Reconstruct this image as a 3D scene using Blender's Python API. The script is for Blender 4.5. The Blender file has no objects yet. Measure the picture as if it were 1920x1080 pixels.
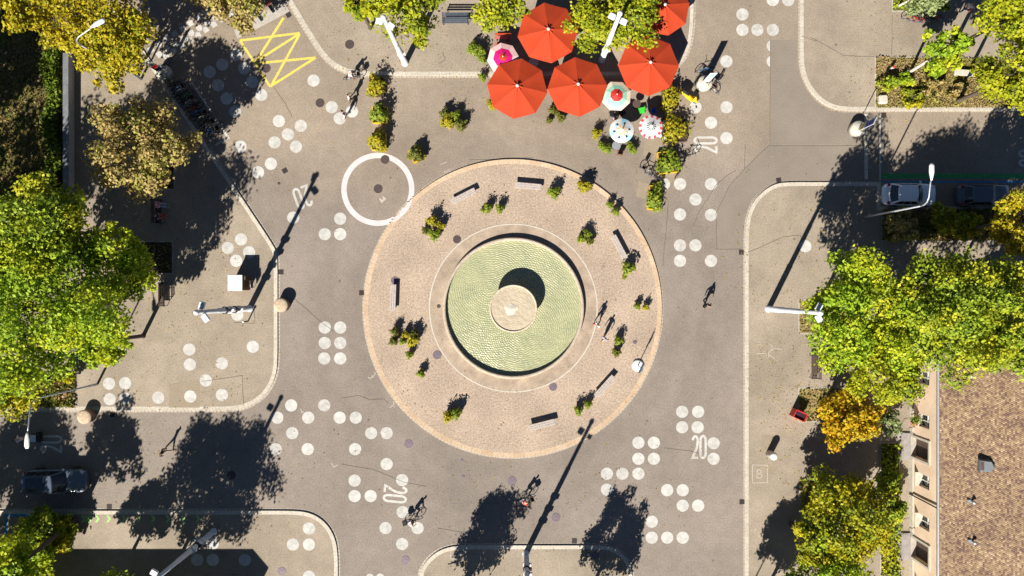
import bpy, bmesh, math, random
import numpy as np
from mathutils import Vector, Matrix, Euler

# ------------------------------------------------------------------ camera, sky, sun, exposure
SC = bpy.context.scene
COL = SC.collection
H = 58.0            # camera height
S = 22.5            # ground pixels per metre in the 1920 px photograph
R = math.radians
cam_d = bpy.data.cameras.new("camera")
cam_d.sensor_width = 36.0
cam_d.lens = S * H / 1920.0 * 36.0
cam_d.clip_end = 1500
cam_d.clip_start = 0.5
cam = bpy.data.objects.new("camera", cam_d)
cam.location = (0, 0, H)
cam.rotation_euler = (0, 0, 0)
COL.objects.link(cam)
SC.camera = cam

SUN_EL = R(38.5)
AX, AY = 0.446, 0.895            # shadows fall towards this direction on the ground
w = bpy.data.worlds.new("World")
SC.world = w
w.use_nodes = True
nt = w.node_tree
bg = nt.nodes["Background"]
sky = nt.nodes.new("ShaderNodeTexSky")
sky.sky_type = 'NISHITA'
sky.sun_disc = False
sky.air_density = 0.45
sky.dust_density = 0.0
sky.ozone_density = 2.0
sky.sun_elevation = SUN_EL
sky.sun_rotation = math.atan2(-AX, -AY)
nt.links.new(sky.outputs[0], bg.inputs[0])
bg.inputs[1].default_value = 0.05
sd = bpy.data.lights.new("sun", 'SUN')
sd.energy = 5.0
sd.angle = R(0.5)
sd.color = (1.0, 0.94, 0.84)
so = bpy.data.objects.new("sun", sd)
dvec = Vector((AX * math.cos(SUN_EL), AY * math.cos(SUN_EL), -math.sin(SUN_EL)))
so.rotation_euler = dvec.to_track_quat('-Z', 'Y').to_euler()
so.location = (0, 0, 80)
COL.objects.link(so)
SC.view_settings.view_transform = 'Standard'
SC.view_settings.look = 'None'
SC.view_settings.exposure = 1.05
SC.view_settings.gamma = 1.0
SC.view_settings.use_curve_mapping = False
SC.render.engine = 'CYCLES'
SC.cycles.max_bounces = 6

# ------------------------------------------------------------------ helpers
def X(px): return (px - 960) / S
def Y(py): return (540 - py) / S
def PZ(px, py, z):
    k = (H - z) / H
    return (X(px) * k, Y(py) * k)

MATS = {}
def mat(name, c1, c2=None, scale=4.0, rough=0.85, fine=None, bump=0.0, metal=0.0, big=None, bigscale=0.15, spec=0.3, detail=3.0, trans=0.0, spots=None):
    """two-tone noise material in object space, with optional fine speckle and large stains (amounts 0..1)"""
    if name in MATS: return MATS[name]
    m = bpy.data.materials.new(name); m.use_nodes = True
    n = m.node_tree.nodes; l = m.node_tree.links
    p = n["Principled BSDF"]
    p.inputs["Roughness"].default_value = rough
    p.inputs["Metallic"].default_value = metal
    p.inputs["Specular IOR Level"].default_value = spec
    c2 = c2 or tuple(x * 0.82 for x in c1)
    tc = n.new("ShaderNodeTexCoord")
    no = n.new("ShaderNodeTexNoise"); no.inputs["Scale"].default_value = scale; no.inputs["Detail"].default_value = detail
    l.new(tc.outputs["Object"], no.inputs["Vector"])
    rp = n.new("ShaderNodeValToRGB")
    rp.color_ramp.elements[0].position = 0.32; rp.color_ramp.elements[1].position = 0.68
    rp.color_ramp.elements[0].color = (*c2, 1); rp.color_ramp.elements[1].color = (*c1, 1)
    l.new(no.outputs["Fac"], rp.inputs[0])
    out = rp.outputs[0]
    def mult(sc_, amt, lo, hi, det, src):
        t = n.new("ShaderNodeTexNoise"); t.inputs["Scale"].default_value = sc_; t.inputs["Detail"].default_value = det
        l.new(tc.outputs["Object"], t.inputs["Vector"])
        mr = n.new("ShaderNodeMapRange"); mr.inputs[1].default_value = lo; mr.inputs[2].default_value = hi
        mr.inputs[3].default_value = 1 - amt; mr.inputs[4].default_value = 1 + amt * 0.6
        l.new(t.outputs["Fac"], mr.inputs[0])
        mx = n.new("ShaderNodeVectorMath"); mx.operation = 'SCALE'
        l.new(src, mx.inputs[0]); l.new(mr.outputs[0], mx.inputs[3])
        return mx.outputs[0]
    if fine: out = mult(fine[0], fine[1], 0.3, 0.7, 2.0, out)
    if big: out = mult(bigscale, big, 0.3, 0.7, 4.0, out)
    if spots:      # sparse dark specks: gum, oil drips, grit
        vo = n.new("ShaderNodeTexVoronoi"); vo.inputs["Scale"].default_value = spots[0]; l.new(tc.outputs["Object"], vo.inputs["Vector"])
        wn = n.new("ShaderNodeTexNoise"); wn.inputs["Scale"].default_value = .35; l.new(tc.outputs["Object"], wn.inputs["Vector"])
        ad = n.new("ShaderNodeMath"); ad.operation = 'MULTIPLY'; ad.inputs[1].default_value = spots[1] * 2; l.new(wn.outputs["Fac"], ad.inputs[0])
        lt = n.new("ShaderNodeMath"); lt.operation = 'LESS_THAN'; l.new(vo.outputs["Distance"], lt.inputs[0]); l.new(ad.outputs[0], lt.inputs[1])
        m1 = n.new("ShaderNodeMapRange"); m1.inputs[3].default_value = 1; m1.inputs[4].default_value = spots[2]; l.new(lt.outputs[0], m1.inputs[0])
        sv = n.new("ShaderNodeVectorMath"); sv.operation = 'SCALE'; l.new(out, sv.inputs[0]); l.new(m1.outputs[0], sv.inputs[3]); out = sv.outputs[0]
    l.new(out, p.inputs["Base Color"])
    if bump:
        b = n.new("ShaderNodeBump"); b.inputs["Strength"].default_value = bump; b.inputs["Distance"].default_value = 0.05
        l.new(no.outputs["Fac"], b.inputs["Height"]); l.new(b.outputs[0], p.inputs["Normal"])
    if trans: p.inputs["Transmission Weight"].default_value = trans
    MATS[name] = m
    return m

def leafmat(name, cols, yellow=None, nscale=0.6, trans=0.27):
    """leaves: colour by leaf (random per island) with patches of a second palette in object space"""
    if name in MATS: return MATS[name]
    m = bpy.data.materials.new(name); m.use_nodes = True
    n = m.node_tree.nodes; l = m.node_tree.links
    for x in list(n): n.remove(x)
    o = n.new("ShaderNodeOutputMaterial")
    g = n.new("ShaderNodeNewGeometry")
    def ramp(cs):
        r = n.new("ShaderNodeValToRGB"); e = r.color_ramp.elements
        while len(e) < len(cs): e.new(0.5)
        for i, c in enumerate(cs):
            e[i].position = i / (len(cs) - 1); e[i].color = (*c, 1)
        l.new(g.outputs["Random Per Island"], r.inputs[0]); return r.outputs[0]
    c = ramp(cols)
    if yellow:
        c2 = ramp(yellow)
        tc = n.new("ShaderNodeTexCoord"); no = n.new("ShaderNodeTexNoise"); no.inputs["Scale"].default_value = nscale; no.inputs["Detail"].default_value = 2.5
        l.new(tc.outputs["Object"], no.inputs["Vector"])
        mr = n.new("ShaderNodeMapRange"); mr.inputs[1].default_value = 0.44; mr.inputs[2].default_value = 0.6
        l.new(no.outputs["Fac"], mr.inputs[0])
        mx = n.new("ShaderNodeMix"); mx.data_type = 'RGBA'
        l.new(mr.outputs[0], mx.inputs[0]); l.new(c, mx.inputs[6]); l.new(c2, mx.inputs[7]); c = mx.outputs[2]
    d = n.new("ShaderNodeBsdfPrincipled"); d.inputs["Roughness"].default_value = 0.55; d.inputs["Specular IOR Level"].default_value = 0.22
    t = n.new("ShaderNodeBsdfTranslucent")
    l.new(c, d.inputs["Base Color"]); l.new(c, t.inputs["Color"])
    ms = n.new("ShaderNodeMixShader"); ms.inputs[0].default_value = trans
    l.new(d.outputs[0], ms.inputs[1]); l.new(t.outputs[0], ms.inputs[2]); l.new(ms.outputs[0], o.inputs[0])
    MATS[name] = m
    return m

class MB:
    def __init__(s): s.v = []; s.f = []; s.m = []; s.sm = []; s.uv = {}
    def add(s, vs, fs, mi=0, smooth=False):
        b = len(s.v); s.v += [tuple(v) for v in vs]
        for f in fs: s.f.append(tuple(i + b for i in f)); s.m.append(mi); s.sm.append(smooth)
        return s
    def box(s, c, d, mi=0, rot=0.0, bev=0.0, tilt=None):
        x, y, z = d[0] / 2, d[1] / 2, d[2] / 2
        b = min(bev, x * .9, y * .9, z * .9)
        M = Matrix.Translation(c) @ (tilt.to_matrix().to_4x4() if tilt else Matrix.Rotation(rot, 4, 'Z'))
        if b <= 0:
            vs = [(sx * x, sy * y, sz * z) for sz in (-1, 1) for sy in (-1, 1) for sx in (-1, 1)]
            fs = [(0, 2, 3, 1), (4, 5, 7, 6), (0, 1, 5, 4), (2, 6, 7, 3), (0, 4, 6, 2), (1, 3, 7, 5)]
        else:
            def ring(ix, iy, zz): return [(-ix + b, -iy, zz), (ix - b, -iy, zz), (ix, -iy + b, zz), (ix, iy - b, zz), (ix - b, iy, zz), (-ix + b, iy, zz), (-ix, iy - b, zz), (-ix, -iy + b, zz)]
            def rin(zz): 
                i = b * .9
                return ring(x - i, y - i, zz)
            rs = [rin(-z), ring(x, y, -z + b), ring(x, y, z - b), rin(z)]
            vs = [p for r in rs for p in r]; fs = [tuple(range(7, -1, -1)), tuple(range(24, 32))]
            for k in range(3):
                for i in range(8): j = (i + 1) % 8; fs.append((k * 8 + i, k * 8 + j, k * 8 + 8 + j, k * 8 + 8 + i))
        return s.add([M @ Vector(v) for v in vs], fs, mi)
    def lathe(s, prof, c=(0, 0, 0), n=24, mi=0, smooth=True, cap0=True, cap1=True):
        vs = []; fs = []
        for r, z in prof:
            for i in range(n): a = 2 * math.pi * i / n; vs.append((c[0] + r * math.cos(a), c[1] + r * math.sin(a), c[2] + z))
        for k in range(len(prof) - 1):
            for i in range(n): j = (i + 1) % n; fs.append((k * n + i, k * n + j, (k + 1) * n + j, (k + 1) * n + i))
        s.add(vs, fs, mi, smooth)
        b = len(s.v) - len(vs)
        if cap0 and prof[0][0] > 1e-4: s.f.append(tuple(b + i for i in range(n - 1, -1, -1))); s.m.append(mi); s.sm.append(False)
        if cap1 and prof[-1][0] > 1e-4: s.f.append(tuple(b + (len(prof) - 1) * n + i for i in range(n))); s.m.append(mi); s.sm.append(False)
        return s
    def tube(s, pts, rad, n=8, mi=0, closed=False, smooth=True):
        pts = [Vector(p) for p in pts]; m = len(pts)
        rs = rad if isinstance(rad, (list, tuple)) else [rad] * m
        vs = []; fs = []; up = None
        for i, p in enumerate(pts):
            if closed: t = pts[(i + 1) % m] - pts[i - 1]
            else: t = pts[min(i + 1, m - 1)] - pts[max(i - 1, 0)]
            if t.length < 1e-9: t = Vector((0, 0, 1))
            t.normalize()
            if up is None: up = Vector((0, 0, 1)) if abs(t.z) < .9 else Vector((1, 0, 0))
            a = (up - t * up.dot(t)); 
            if a.length < 1e-6: a = t.orthogonal()
            a.normalize(); up = a; b = t.cross(a)
            for k in range(n):
                q = 2 * math.pi * k / n; vs.append(p + (a * math.cos(q) + b * math.sin(q)) * rs[i])
        for i in range(m if closed else m - 1):
            i2 = (i + 1) % m
            for k in range(n): k2 = (k + 1) % n; fs.append((i * n + k, i * n + k2, i2 * n + k2, i2 * n + k))
        if not closed: fs.append(tuple(range(n - 1, -1, -1))); fs.append(tuple((m - 1) * n + k for k in range(n)))
        return s.add(vs, fs, mi, smooth)
    def prism(s, poly, z0, z1, mi=0, bottom=True):
        n = len(poly); vs = [(x, y, z0) for x, y in poly] + [(x, y, z1) for x, y in poly]
        area = sum(poly[i][0] * poly[(i + 1) % n][1] - poly[(i + 1) % n][0] * poly[i][1] for i in range(n))
        fs = [tuple(range(n, 2 * n))] + ([tuple(range(n - 1, -1, -1))] if bottom else []) + [(i, (i + 1) % n, n + (i + 1) % n, n + i) for i in range(n)]
        if area < 0: fs = [tuple(reversed(f)) for f in fs]
        return s.add(vs, fs, mi)
    def sheet(s, poly, z, mi=0):
        n = len(poly); area = sum(poly[i][0] * poly[(i + 1) % n][1] - poly[(i + 1) % n][0] * poly[i][1] for i in range(n))
        f = tuple(range(n)) if area > 0 else tuple(range(n - 1, -1, -1))
        return s.add([(x, y, z) for x, y in poly], [f], mi)
    def stroke(s, pts, wd, z, mi=0, closed=False):
        m = len(pts); L = []; Rr = []
        for i in range(m):
            a = pts[i - 1] if (i > 0 or closed) else pts[i]; b = pts[(i + 1) % m] if (i < m - 1 or closed) else pts[i]
            p = pts[i]
            d1 = Vector((p[0] - a[0], p[1] - a[1])); d2 = Vector((b[0] - p[0], b[1] - p[1]))
            if d1.length < 1e-9: d1 = d2
            if d2.length < 1e-9: d2 = d1
            d1.normalize(); d2.normalize(); t = (d1 + d2)
            t = t.normalized() if t.length > .2 else d1
            nn = Vector((-t.y, t.x)); k = 1 / max(.6, nn.dot(Vector((-d1.y, d1.x))))
            L.append((p[0] + nn.x * wd / 2 * k, p[1] + nn.y * wd / 2 * k, z)); Rr.append((p[0] - nn.x * wd / 2 * k, p[1] - nn.y * wd / 2 * k, z))
        fs = []
        for i in range(m if closed else m - 1): j = (i + 1) % m; fs.append((m + i, m + j, j, i))
        return s.add(L + Rr, fs, mi)
    def build(s, name, ms, parent=None, loc=None):
        me = bpy.data.meshes.new(name); me.from_pydata(s.v, [], s.f)
        for m in (ms if isinstance(ms, (list, tuple)) else [ms]): me.materials.append(m)
        me.polygons.foreach_set("material_index", s.m); me.polygons.foreach_set("use_smooth", s.sm)
        me.update()
        return link(name, me, parent, loc)

def link(name, me, parent=None, loc=None):
    o = bpy.data.objects.new(name, me); COL.objects.link(o)
    if parent: o.parent = parent
    if loc: o.location = loc
    return o
def tag(o, label=None, cat=None, group=None, kind=None):
    if label: o["label"] = label
    if cat: o["category"] = cat
    if group: o["group"] = group
    if kind: o["kind"] = kind
    return o
def thing(name, label, cat, loc=(0, 0, 0), rz=0.0, group=None):
    o = bpy.data.objects.new(name, None); COL.objects.link(o); o.empty_display_size = .2
    o.location = loc; o.rotation_euler = (0, 0, rz)
    return tag(o, label, cat, group)
def struct(o): o["kind"] = "structure"; return o
KIDS = {}
def copy_tree(o, parent=None):
    c = o.copy(); COL.objects.link(c)
    if parent: c.parent = parent
    for k in list(o.children): copy_tree(k, c)
    return c
def clone(proto, label, loc, rz=0.0, sc=1.0, group=None, used={}):
    if proto.name not in used: used[proto.name] = 1; o = proto
    else: o = copy_tree(proto)
    o.location = loc; o.rotation_euler = (0, 0, rz); o.scale = (sc, sc, sc) if not isinstance(sc, tuple) else sc
    o["label"] = label
    if group: o["group"] = group
    return o

# ------------------------------------------------------------------ materials
asphalt = mat("asphalt", (.243, .205, .173), (.216, .182, .154), 1.3, .9, fine=(8, .2), big=.19, bigscale=.13, bump=.1, spots=(.42, .045, .6))
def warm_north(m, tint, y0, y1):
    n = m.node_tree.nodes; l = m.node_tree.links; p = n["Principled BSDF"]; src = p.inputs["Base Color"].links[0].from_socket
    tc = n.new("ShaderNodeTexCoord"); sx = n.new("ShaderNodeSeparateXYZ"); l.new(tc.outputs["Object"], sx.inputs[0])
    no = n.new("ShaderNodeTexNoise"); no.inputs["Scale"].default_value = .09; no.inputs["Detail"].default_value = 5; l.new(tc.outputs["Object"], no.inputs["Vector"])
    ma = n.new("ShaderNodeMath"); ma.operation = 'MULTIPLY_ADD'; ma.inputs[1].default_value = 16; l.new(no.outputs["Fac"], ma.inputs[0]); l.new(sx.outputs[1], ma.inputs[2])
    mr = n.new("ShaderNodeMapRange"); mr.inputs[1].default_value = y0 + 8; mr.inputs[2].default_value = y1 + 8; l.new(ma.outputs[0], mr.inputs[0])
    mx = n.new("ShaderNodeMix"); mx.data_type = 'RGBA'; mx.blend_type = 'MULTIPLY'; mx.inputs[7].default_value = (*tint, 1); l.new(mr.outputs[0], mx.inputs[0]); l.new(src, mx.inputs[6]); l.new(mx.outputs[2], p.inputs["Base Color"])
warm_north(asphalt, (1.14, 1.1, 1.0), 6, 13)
def tyre_tracks(m):      # grime left by wheels circling the island
    n = m.node_tree.nodes; l = m.node_tree.links; p = n["Principled BSDF"]; src = p.inputs["Base Color"].links[0].from_socket
    tc = n.new("ShaderNodeTexCoord"); mp = n.new("ShaderNodeMapping"); mp.inputs["Location"].default_value = (-.07, 1.69, 0); l.new(tc.outputs["Object"], mp.inputs[0])
    ln_ = n.new("ShaderNodeVectorMath"); ln_.operation = 'LENGTH'; l.new(mp.outputs[0], ln_.inputs[0])
    no = n.new("ShaderNodeTexNoise"); no.inputs["Scale"].default_value = .16; no.inputs["Detail"].default_value = 6; no.inputs["Roughness"].default_value = .65; l.new(tc.outputs["Object"], no.inputs["Vector"])
    ma = n.new("ShaderNodeMath"); ma.operation = 'MULTIPLY_ADD'; ma.inputs[1].default_value = 5; l.new(no.outputs["Fac"], ma.inputs[0]); l.new(ln_.outputs["Value"], ma.inputs[2])
    rp = n.new("ShaderNodeValToRGB"); e = rp.color_ramp.elements; k = 1 / 30
    dv = n.new("ShaderNodeMath"); dv.operation = 'MULTIPLY'; dv.inputs[1].default_value = k; l.new(ma.outputs[0], dv.inputs[0])
    e[0].position = 14.6 * k; e[0].color = (1, 1, 1, 1); e[1].position = 1; e[1].color = (1, 1, 1, 1)
    for r_, v in ((15.6, .93), (16.3, .93), (17.1, 1), (17.7, 1), (18.5, .92), (19.2, .93), (20.4, 1.0)): q = e.new(r_ * k); q.color = (v, v, v * 1.01, 1)
    l.new(dv.outputs[0], rp.inputs[0])
    mx = n.new("ShaderNodeMix"); mx.data_type = 'RGBA'; mx.blend_type = 'MULTIPLY'; mx.inputs[0].default_value = 1; l.new(src, mx.inputs[6]); l.new(rp.outputs[0], mx.inputs[7]); l.new(mx.outputs[2], p.inputs["Base Color"])
tyre_tracks(asphalt)
patch_m = mat("asphalt_patch", (.216, .183, .15), (.2, .17, .14), 1.0, .9, fine=(10, .14), big=.1, bigscale=.2)
pave_m = mat("pavement_surface", (.3, .25, .193), (.262, .218, .168), 1.1, .9, fine=(9, .22), big=.22, bigscale=.16, spots=(.5, .05, .62))
gravel_m = mat("island_gravel", (.4, .313, .24), (.35, .272, .208), 5.5, .92, fine=(8, .34), big=.18, bigscale=.3, spots=(.45, .05, .6))
conc_ring = mat("plinth_concrete", (.38, .3, .225), (.3, .235, .18), 1.6, .85, fine=(9, .18), big=.2, bigscale=.5)
paint_w = mat("road_paint", (.5, .49, .465), (.43, .42, .395), 2.6, .75, fine=(9, .1), big=.1, bigscale=.9)
def scuffed(m, base, wear=.5):      # road paint: every marking worn its own way
    n = m.node_tree.nodes; l = m.node_tree.links; p = n["Principled BSDF"]; src = p.inputs["Base Color"].links[0].from_socket
    tc = n.new("ShaderNodeTexCoord"); oi = n.new("ShaderNodeObjectInfo"); ad = n.new("ShaderNodeVectorMath"); ad.operation = 'ADD'; l.new(tc.outputs["Object"], ad.inputs[0]); l.new(oi.outputs["Location"], ad.inputs[1])
    no = n.new("ShaderNodeTexNoise"); no.inputs["Scale"].default_value = 3.2; no.inputs["Detail"].default_value = 6; no.inputs["Roughness"].default_value = .7; l.new(ad.outputs[0], no.inputs["Vector"])
    n2 = n.new("ShaderNodeTexNoise"); n2.inputs["Scale"].default_value = .25; n2.inputs["Detail"].default_value = 2; l.new(ad.outputs[0], n2.inputs["Vector"])
    sm = n.new("ShaderNodeMath"); sm.operation = 'MULTIPLY_ADD'; sm.inputs[1].default_value = .55; l.new(n2.outputs["Fac"], sm.inputs[0]); l.new(no.outputs["Fac"], sm.inputs[2])
    mr = n.new("ShaderNodeMapRange"); mr.inputs[1].default_value = .8; mr.inputs[2].default_value = .98; mr.inputs[3].default_value = 0; mr.inputs[4].default_value = wear; l.new(sm.outputs[0], mr.inputs[0])
    mx = n.new("ShaderNodeMix"); mx.data_type = 'RGBA'; l.new(mr.outputs[0], mx.inputs[0]); l.new(src, mx.inputs[6]); mx.inputs[7].default_value = (*base, 1)
    br = n.new("ShaderNodeMapRange"); br.inputs[3].default_value = .9; br.inputs[4].default_value = 1.04; l.new(oi.outputs["Random"], br.inputs[0])
    sc = n.new("ShaderNodeVectorMath"); sc.operation = 'SCALE'; l.new(mx.outputs[2], sc.inputs[0]); l.new(br.outputs[0], sc.inputs[3]); l.new(sc.outputs[0], p.inputs["Base Color"])
scuffed(paint_w, (.27, .23, .18))
paint_p = mat("pink_white_paint", (.56, .51, .515), (.5, .45, .455), 1.5, .7, fine=(7, .08))
paint_y = mat("yellow_paint", (.62, .5, .08), (.5, .42, .11), 2.0, .7, fine=(8, .15))
paint_g = mat("green_paint", (.32, .55, .18), (.27, .48, .15), 3, .7)
paint_dg = mat("dark_green_paint", (.05, .32, .1), (.04, .25, .08), 1.0, .7, fine=(6, .3))
paint_b = mat("blue_paint", (.03, .22, .42), (.03, .18, .35), 2, .7)
chalk = mat("chalk", (.44, .4, .35), (.34, .3, .25), 9, .9)
dark_seam = mat("seam_tar", (.085, .07, .06), (.12, .1, .085), 3, .9)
pave_patch = mat("pavement_repair", (.27, .222, .162), (.245, .2, .147), 1.5, .9, fine=(10, .15))
iron = mat("cast_iron", (.1, .075, .07), (.07, .052, .05), 6, .6, metal=.4)
iron_l = mat("worn_iron", (.17, .135, .16), (.13, .1, .12), 6, .6, metal=.3)
drain_m = mat("drain_iron", (.06, .043, .038), (.04, .03, .028), 6, .7)
white_metal = mat("white_metal", (.54, .55, .57), (.46, .47, .49), 3, .4)
steel = mat("galvanised_steel", (.42, .44, .47), (.34, .36, .39), 5, .42, metal=.5)
dark_metal = mat("dark_metal", (.03, .03, .033), (.02, .02, .022), 5, .45, metal=.4)
black = mat("black_rubber", (.015, .015, .016), (.01, .01, .011), 5, .7)
stone_w = mat("granite_pale", (.52, .47, .4), (.43, .39, .33), 4, .85, fine=(14, .15))
stone_b = mat("sandstone", (.52, .41, .29), (.4, .3, .21), 3.5, .85, fine=(9, .3))
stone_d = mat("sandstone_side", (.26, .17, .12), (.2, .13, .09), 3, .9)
conc = mat("concrete", (.4, .37, .33), (.33, .3, .27), 3, .9, fine=(12, .14))
conc_white = mat("whitewashed_concrete", (.5, .47, .4), (.4, .38, .32), 4, .85)
wood_w = mat("weathered_wood", (.46, .4, .36), (.33, .29, .265), 5, .85, fine=(20, .2))
wood_d = mat("dark_wood", (.09, .06, .05), (.06, .04, .032), 5, .7)
slate = mat("slate_blue_slats", (.07, .085, .11), (.05, .06, .08), 5, .6)
brown = mat("brown_boards", (.16, .075, .035), (.12, .055, .025), 4, .7)
orange = mat("orange_canvas", (.4, .041, .009), (.375, .038, .008), 1.2, .8, fine=(30, .05), big=.07, bigscale=.5)
red_m = mat("red_plastic", (.5, .03, .025), (.42, .025, .02), 3, .45)
red_faded = mat("faded_red_boards", (.42, .12, .1), (.36, .1, .085), 4, .8)
yellow_m = mat("yellow_plastic", (.75, .48, .01), (.68, .42, .01), 3, .4)
green_pl = mat("green_plastic", (.05, .5, .05), (.04, .42, .04), 3, .4)
blue_m = mat("blue_sign", (.02, .08, .42), (.02, .07, .36), 3, .4)
white_p = mat("white_plastic", (.62, .62, .61), (.55, .55, .54), 3, .5)
cream = mat("cream_canvas", (.72, .58, .45), (.66, .52, .4), 3, .85)
mint = mat("mint_canvas", (.26, .52, .4), (.23, .47, .36), 3, .85)
pinkw = mat("pale_pink_canvas", (.75, .5, .47), (.7, .45, .43), 3, .85)
magenta = mat("magenta_canvas", (.6, .004, .16), (.55, .004, .14), 3, .85)
skyb = mat("light_blue_canvas", (.3, .55, .66), (.25, .48, .6), 5, .85)
rosered = mat("rose_canvas", (.62, .07, .09), (.55, .06, .08), 5, .85)
navy = mat("navy_cloth", (.02, .03, .07), (.015, .02, .05), 5, .85)
amber = mat("amber_canvas", (.75, .38, .06), (.65, .3, .05), 5, .85)
terra = mat("terracotta", (.36, .16, .09), (.3, .13, .07), 4, .85)
soil = mat("soil", (.07, .045, .03), (.045, .03, .02), 6, .95, fine=(15, .4))
bark = mat("bark", (.11, .085, .065), (.06, .045, .035), 7, .9, bump=.4)
birch = mat("birch_bark", (.62, .57, .48), (.45, .4, .34), 3, .8)
lawn_m = mat("lawn_ground", (.16, .12, .045), (.06, .065, .02), .9, .95, fine=(7, .5), big=.35, bigscale=.3)
dry_m = mat("dry_grass_ground", (.3, .21, .1), (.18, .165, .05), 1.6, .95, fine=(8, .45))
glass_d = mat("dark_glass", (.012, .016, .02), (.01, .012, .016), 1, .08, spec=.6)
carw = mat("white_car_paint", (.8, .82, .85), (.78, .8, .83), 1, .22, spec=.6)
card = mat("dark_car_paint", (.085, .11, .15), (.08, .1, .14), 1, .18, spec=.8)  # blue-grey base colour carries the sky reflected on the body
carb = mat("blue_grey_car_paint", (.075, .1, .13), (.07, .09, .12), 1, .2, spec=.8)
lamp_red = mat("red_lens", (.35, .01, .012), (.3, .008, .01), 3, .25)
lamp_white = mat("clear_lens", (.6, .62, .64), (.55, .57, .6), 3, .15)

# leaves
L_yel = leafmat("yellow_autumn_leaves", [(0.222, 0.189, 0.011), (0.411, 0.334, 0.011), (0.501, 0.379, 0.013), (0.334, 0.323, 0.013)], [(0.167, 0.212, 0.011), (0.355, 0.345, 0.013), (0.445, 0.289, 0.013)], .5)
L_lime = leafmat("lime_leaves", [(0.192, 0.251, 0.011), (0.353, 0.367, 0.011), (0.441, 0.411, 0.016), (0.265, 0.324, 0.016)], [(0.118, 0.192, 0.016), (0.251, 0.293, 0.016), (0.353, 0.367, 0.016)], .55)
L_green = leafmat("green_leaves", [(0.119, 0.203, 0.013), (0.220, 0.337, 0.017), (0.337, 0.455, 0.020), (0.169, 0.287, 0.017)], [(0.337, 0.438, 0.017), (0.506, 0.506, 0.020), (0.236, 0.337, 0.017)], .45)
L_deep = leafmat("deep_green_leaves", [(0.101, 0.166, 0.018), (0.204, 0.285, 0.020), (0.350, 0.439, 0.027), (0.146, 0.220, 0.018)], [(0.291, 0.351, 0.018), (0.582, 0.528, 0.027), (0.233, 0.308, 0.018)], .5)
L_olive = leafmat("olive_brown_leaves", [(0.221, 0.156, 0.039), (0.390, 0.286, 0.091), (0.468, 0.351, 0.156), (0.260, 0.234, 0.052)], [(0.195, 0.208, 0.039), (0.351, 0.325, 0.065), (0.442, 0.312, 0.156)], .6)
L_pale = leafmat("pale_grey_green_leaves", [(.17, .23, .09), (.25, .31, .13), (.3, .34, .14), (.2, .25, .08)])
L_gold = leafmat("golden_leaves", [(0.462, 0.264, 0.007), (0.550, 0.374, 0.009), (0.440, 0.352, 0.011), (0.495, 0.220, 0.011)], [(0.308, 0.286, 0.011), (0.440, 0.352, 0.011), (0.550, 0.308, 0.011)], .8)
L_mix = leafmat("green_yellow_leaves", [(0.096, 0.156, 0.012), (0.204, 0.252, 0.014), (0.336, 0.336, 0.014), (0.132, 0.192, 0.012)], [(0.336, 0.312, 0.012), (0.504, 0.408, 0.012), (0.240, 0.276, 0.014)], .5)
L_pot = leafmat("pot_leaves", [(0.069, 0.127, 0.011), (0.161, 0.230, 0.023), (0.276, 0.310, 0.023), (0.115, 0.172, 0.014)])
L_poty = leafmat("yellow_pot_leaves", [(.14, .15, .01), (.3, .28, .015), (.42, .33, .015), (.2, .2, .012)])
L_potd = leafmat("dull_pot_leaves", [(.05, .07, .012), (.1, .12, .02), (.2, .19, .03), (.08, .09, .015)])
L_dry = leafmat("dry_grass_blades", [(.12, .11, .02), (.28, .17, .06), (.35, .24, .11), (.14, .15, .025)], [(.06, .1, .012), (.14, .17, .02), (.2, .17, .03)], .9, .2)
L_grass = leafmat("garden_grass_blades", [(.1, .12, .015), (.2, .2, .03), (.28, .2, .06), (.14, .16, .02)], [(.3, .2, .08), (.36, .27, .13), (.25, .2, .06)], .3, .2)
L_ivy = leafmat("ivy_leaves", [(.05, .1, .01), (.1, .17, .012), (.18, .22, .015), (.07, .12, .01)])

# ------------------------------------------------------------------ ground, pavements, kerbs
def soften(poly, cap=16, it=2):
    for _ in range(it):
        out = []; n = len(poly)
        for i in range(n):
            a, p, b = Vector(poly[i - 1]), Vector(poly[i]), Vector(poly[(i + 1) % n])
            la, lb = (a - p).length, (b - p).length
            if la > 400 and lb > 400 or (la > 40 and lb > 40): out.append(tuple(p)); continue
            out.append(tuple(p + (a - p) / la * min(.25 * la, cap))); out.append(tuple(p + (b - p) / lb * min(.25 * lb, cap)))
        poly = out
    return poly
def world(poly): return [(X(a), Y(b)) for a, b in poly]
BLOCKS = {
 'A': [(-1500, 769), (425, 769), (455, 766), (480, 755), (500, 738), (514, 715), (521, 688), (521, 480), (515, 463), (435, 342), (255, 72), (60, -220), (-1500, -220)],
 'B': [(420, -220), (540, 0), (556, 28), (585, 75), (605, 105), (625, 124), (650, 137), (690, 142), (1225, 142), (1262, 132), (1284, 110), (1296, 80), (1300, 40), (1301, -420), (420, -420)],
 'C': [(1499, -420), (1499, 115), (1503, 140), (1514, 165), (1532, 187), (1555, 202), (1582, 208), (3400, 208), (3400, -420)],
 'D': [(3400, 388), (1650, 388), (1650, 342), (1475, 342), (1453, 345), (1432, 357), (1412, 377), (1400, 405), (1396, 437), (1396, 1500), (3400, 1500)],
 'E': [(-1500, 957), (560, 957), (588, 963), (611, 979), (627, 1003), (634, 1035), (634, 1500), (-1500, 1500)],
 'F': [(786, 1500), (786, 1078), (793, 1060), (808, 1042), (830, 1028), (860, 1022), (1130, 1022), (1155, 1028), (1175, 1045), (1186, 1070), (1190, 1500)],
}
BW = {k: world(soften(v)) for k, v in BLOCKS.items()}
IC = (X(961.5), Y(578)); IR = 279 / S
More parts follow.
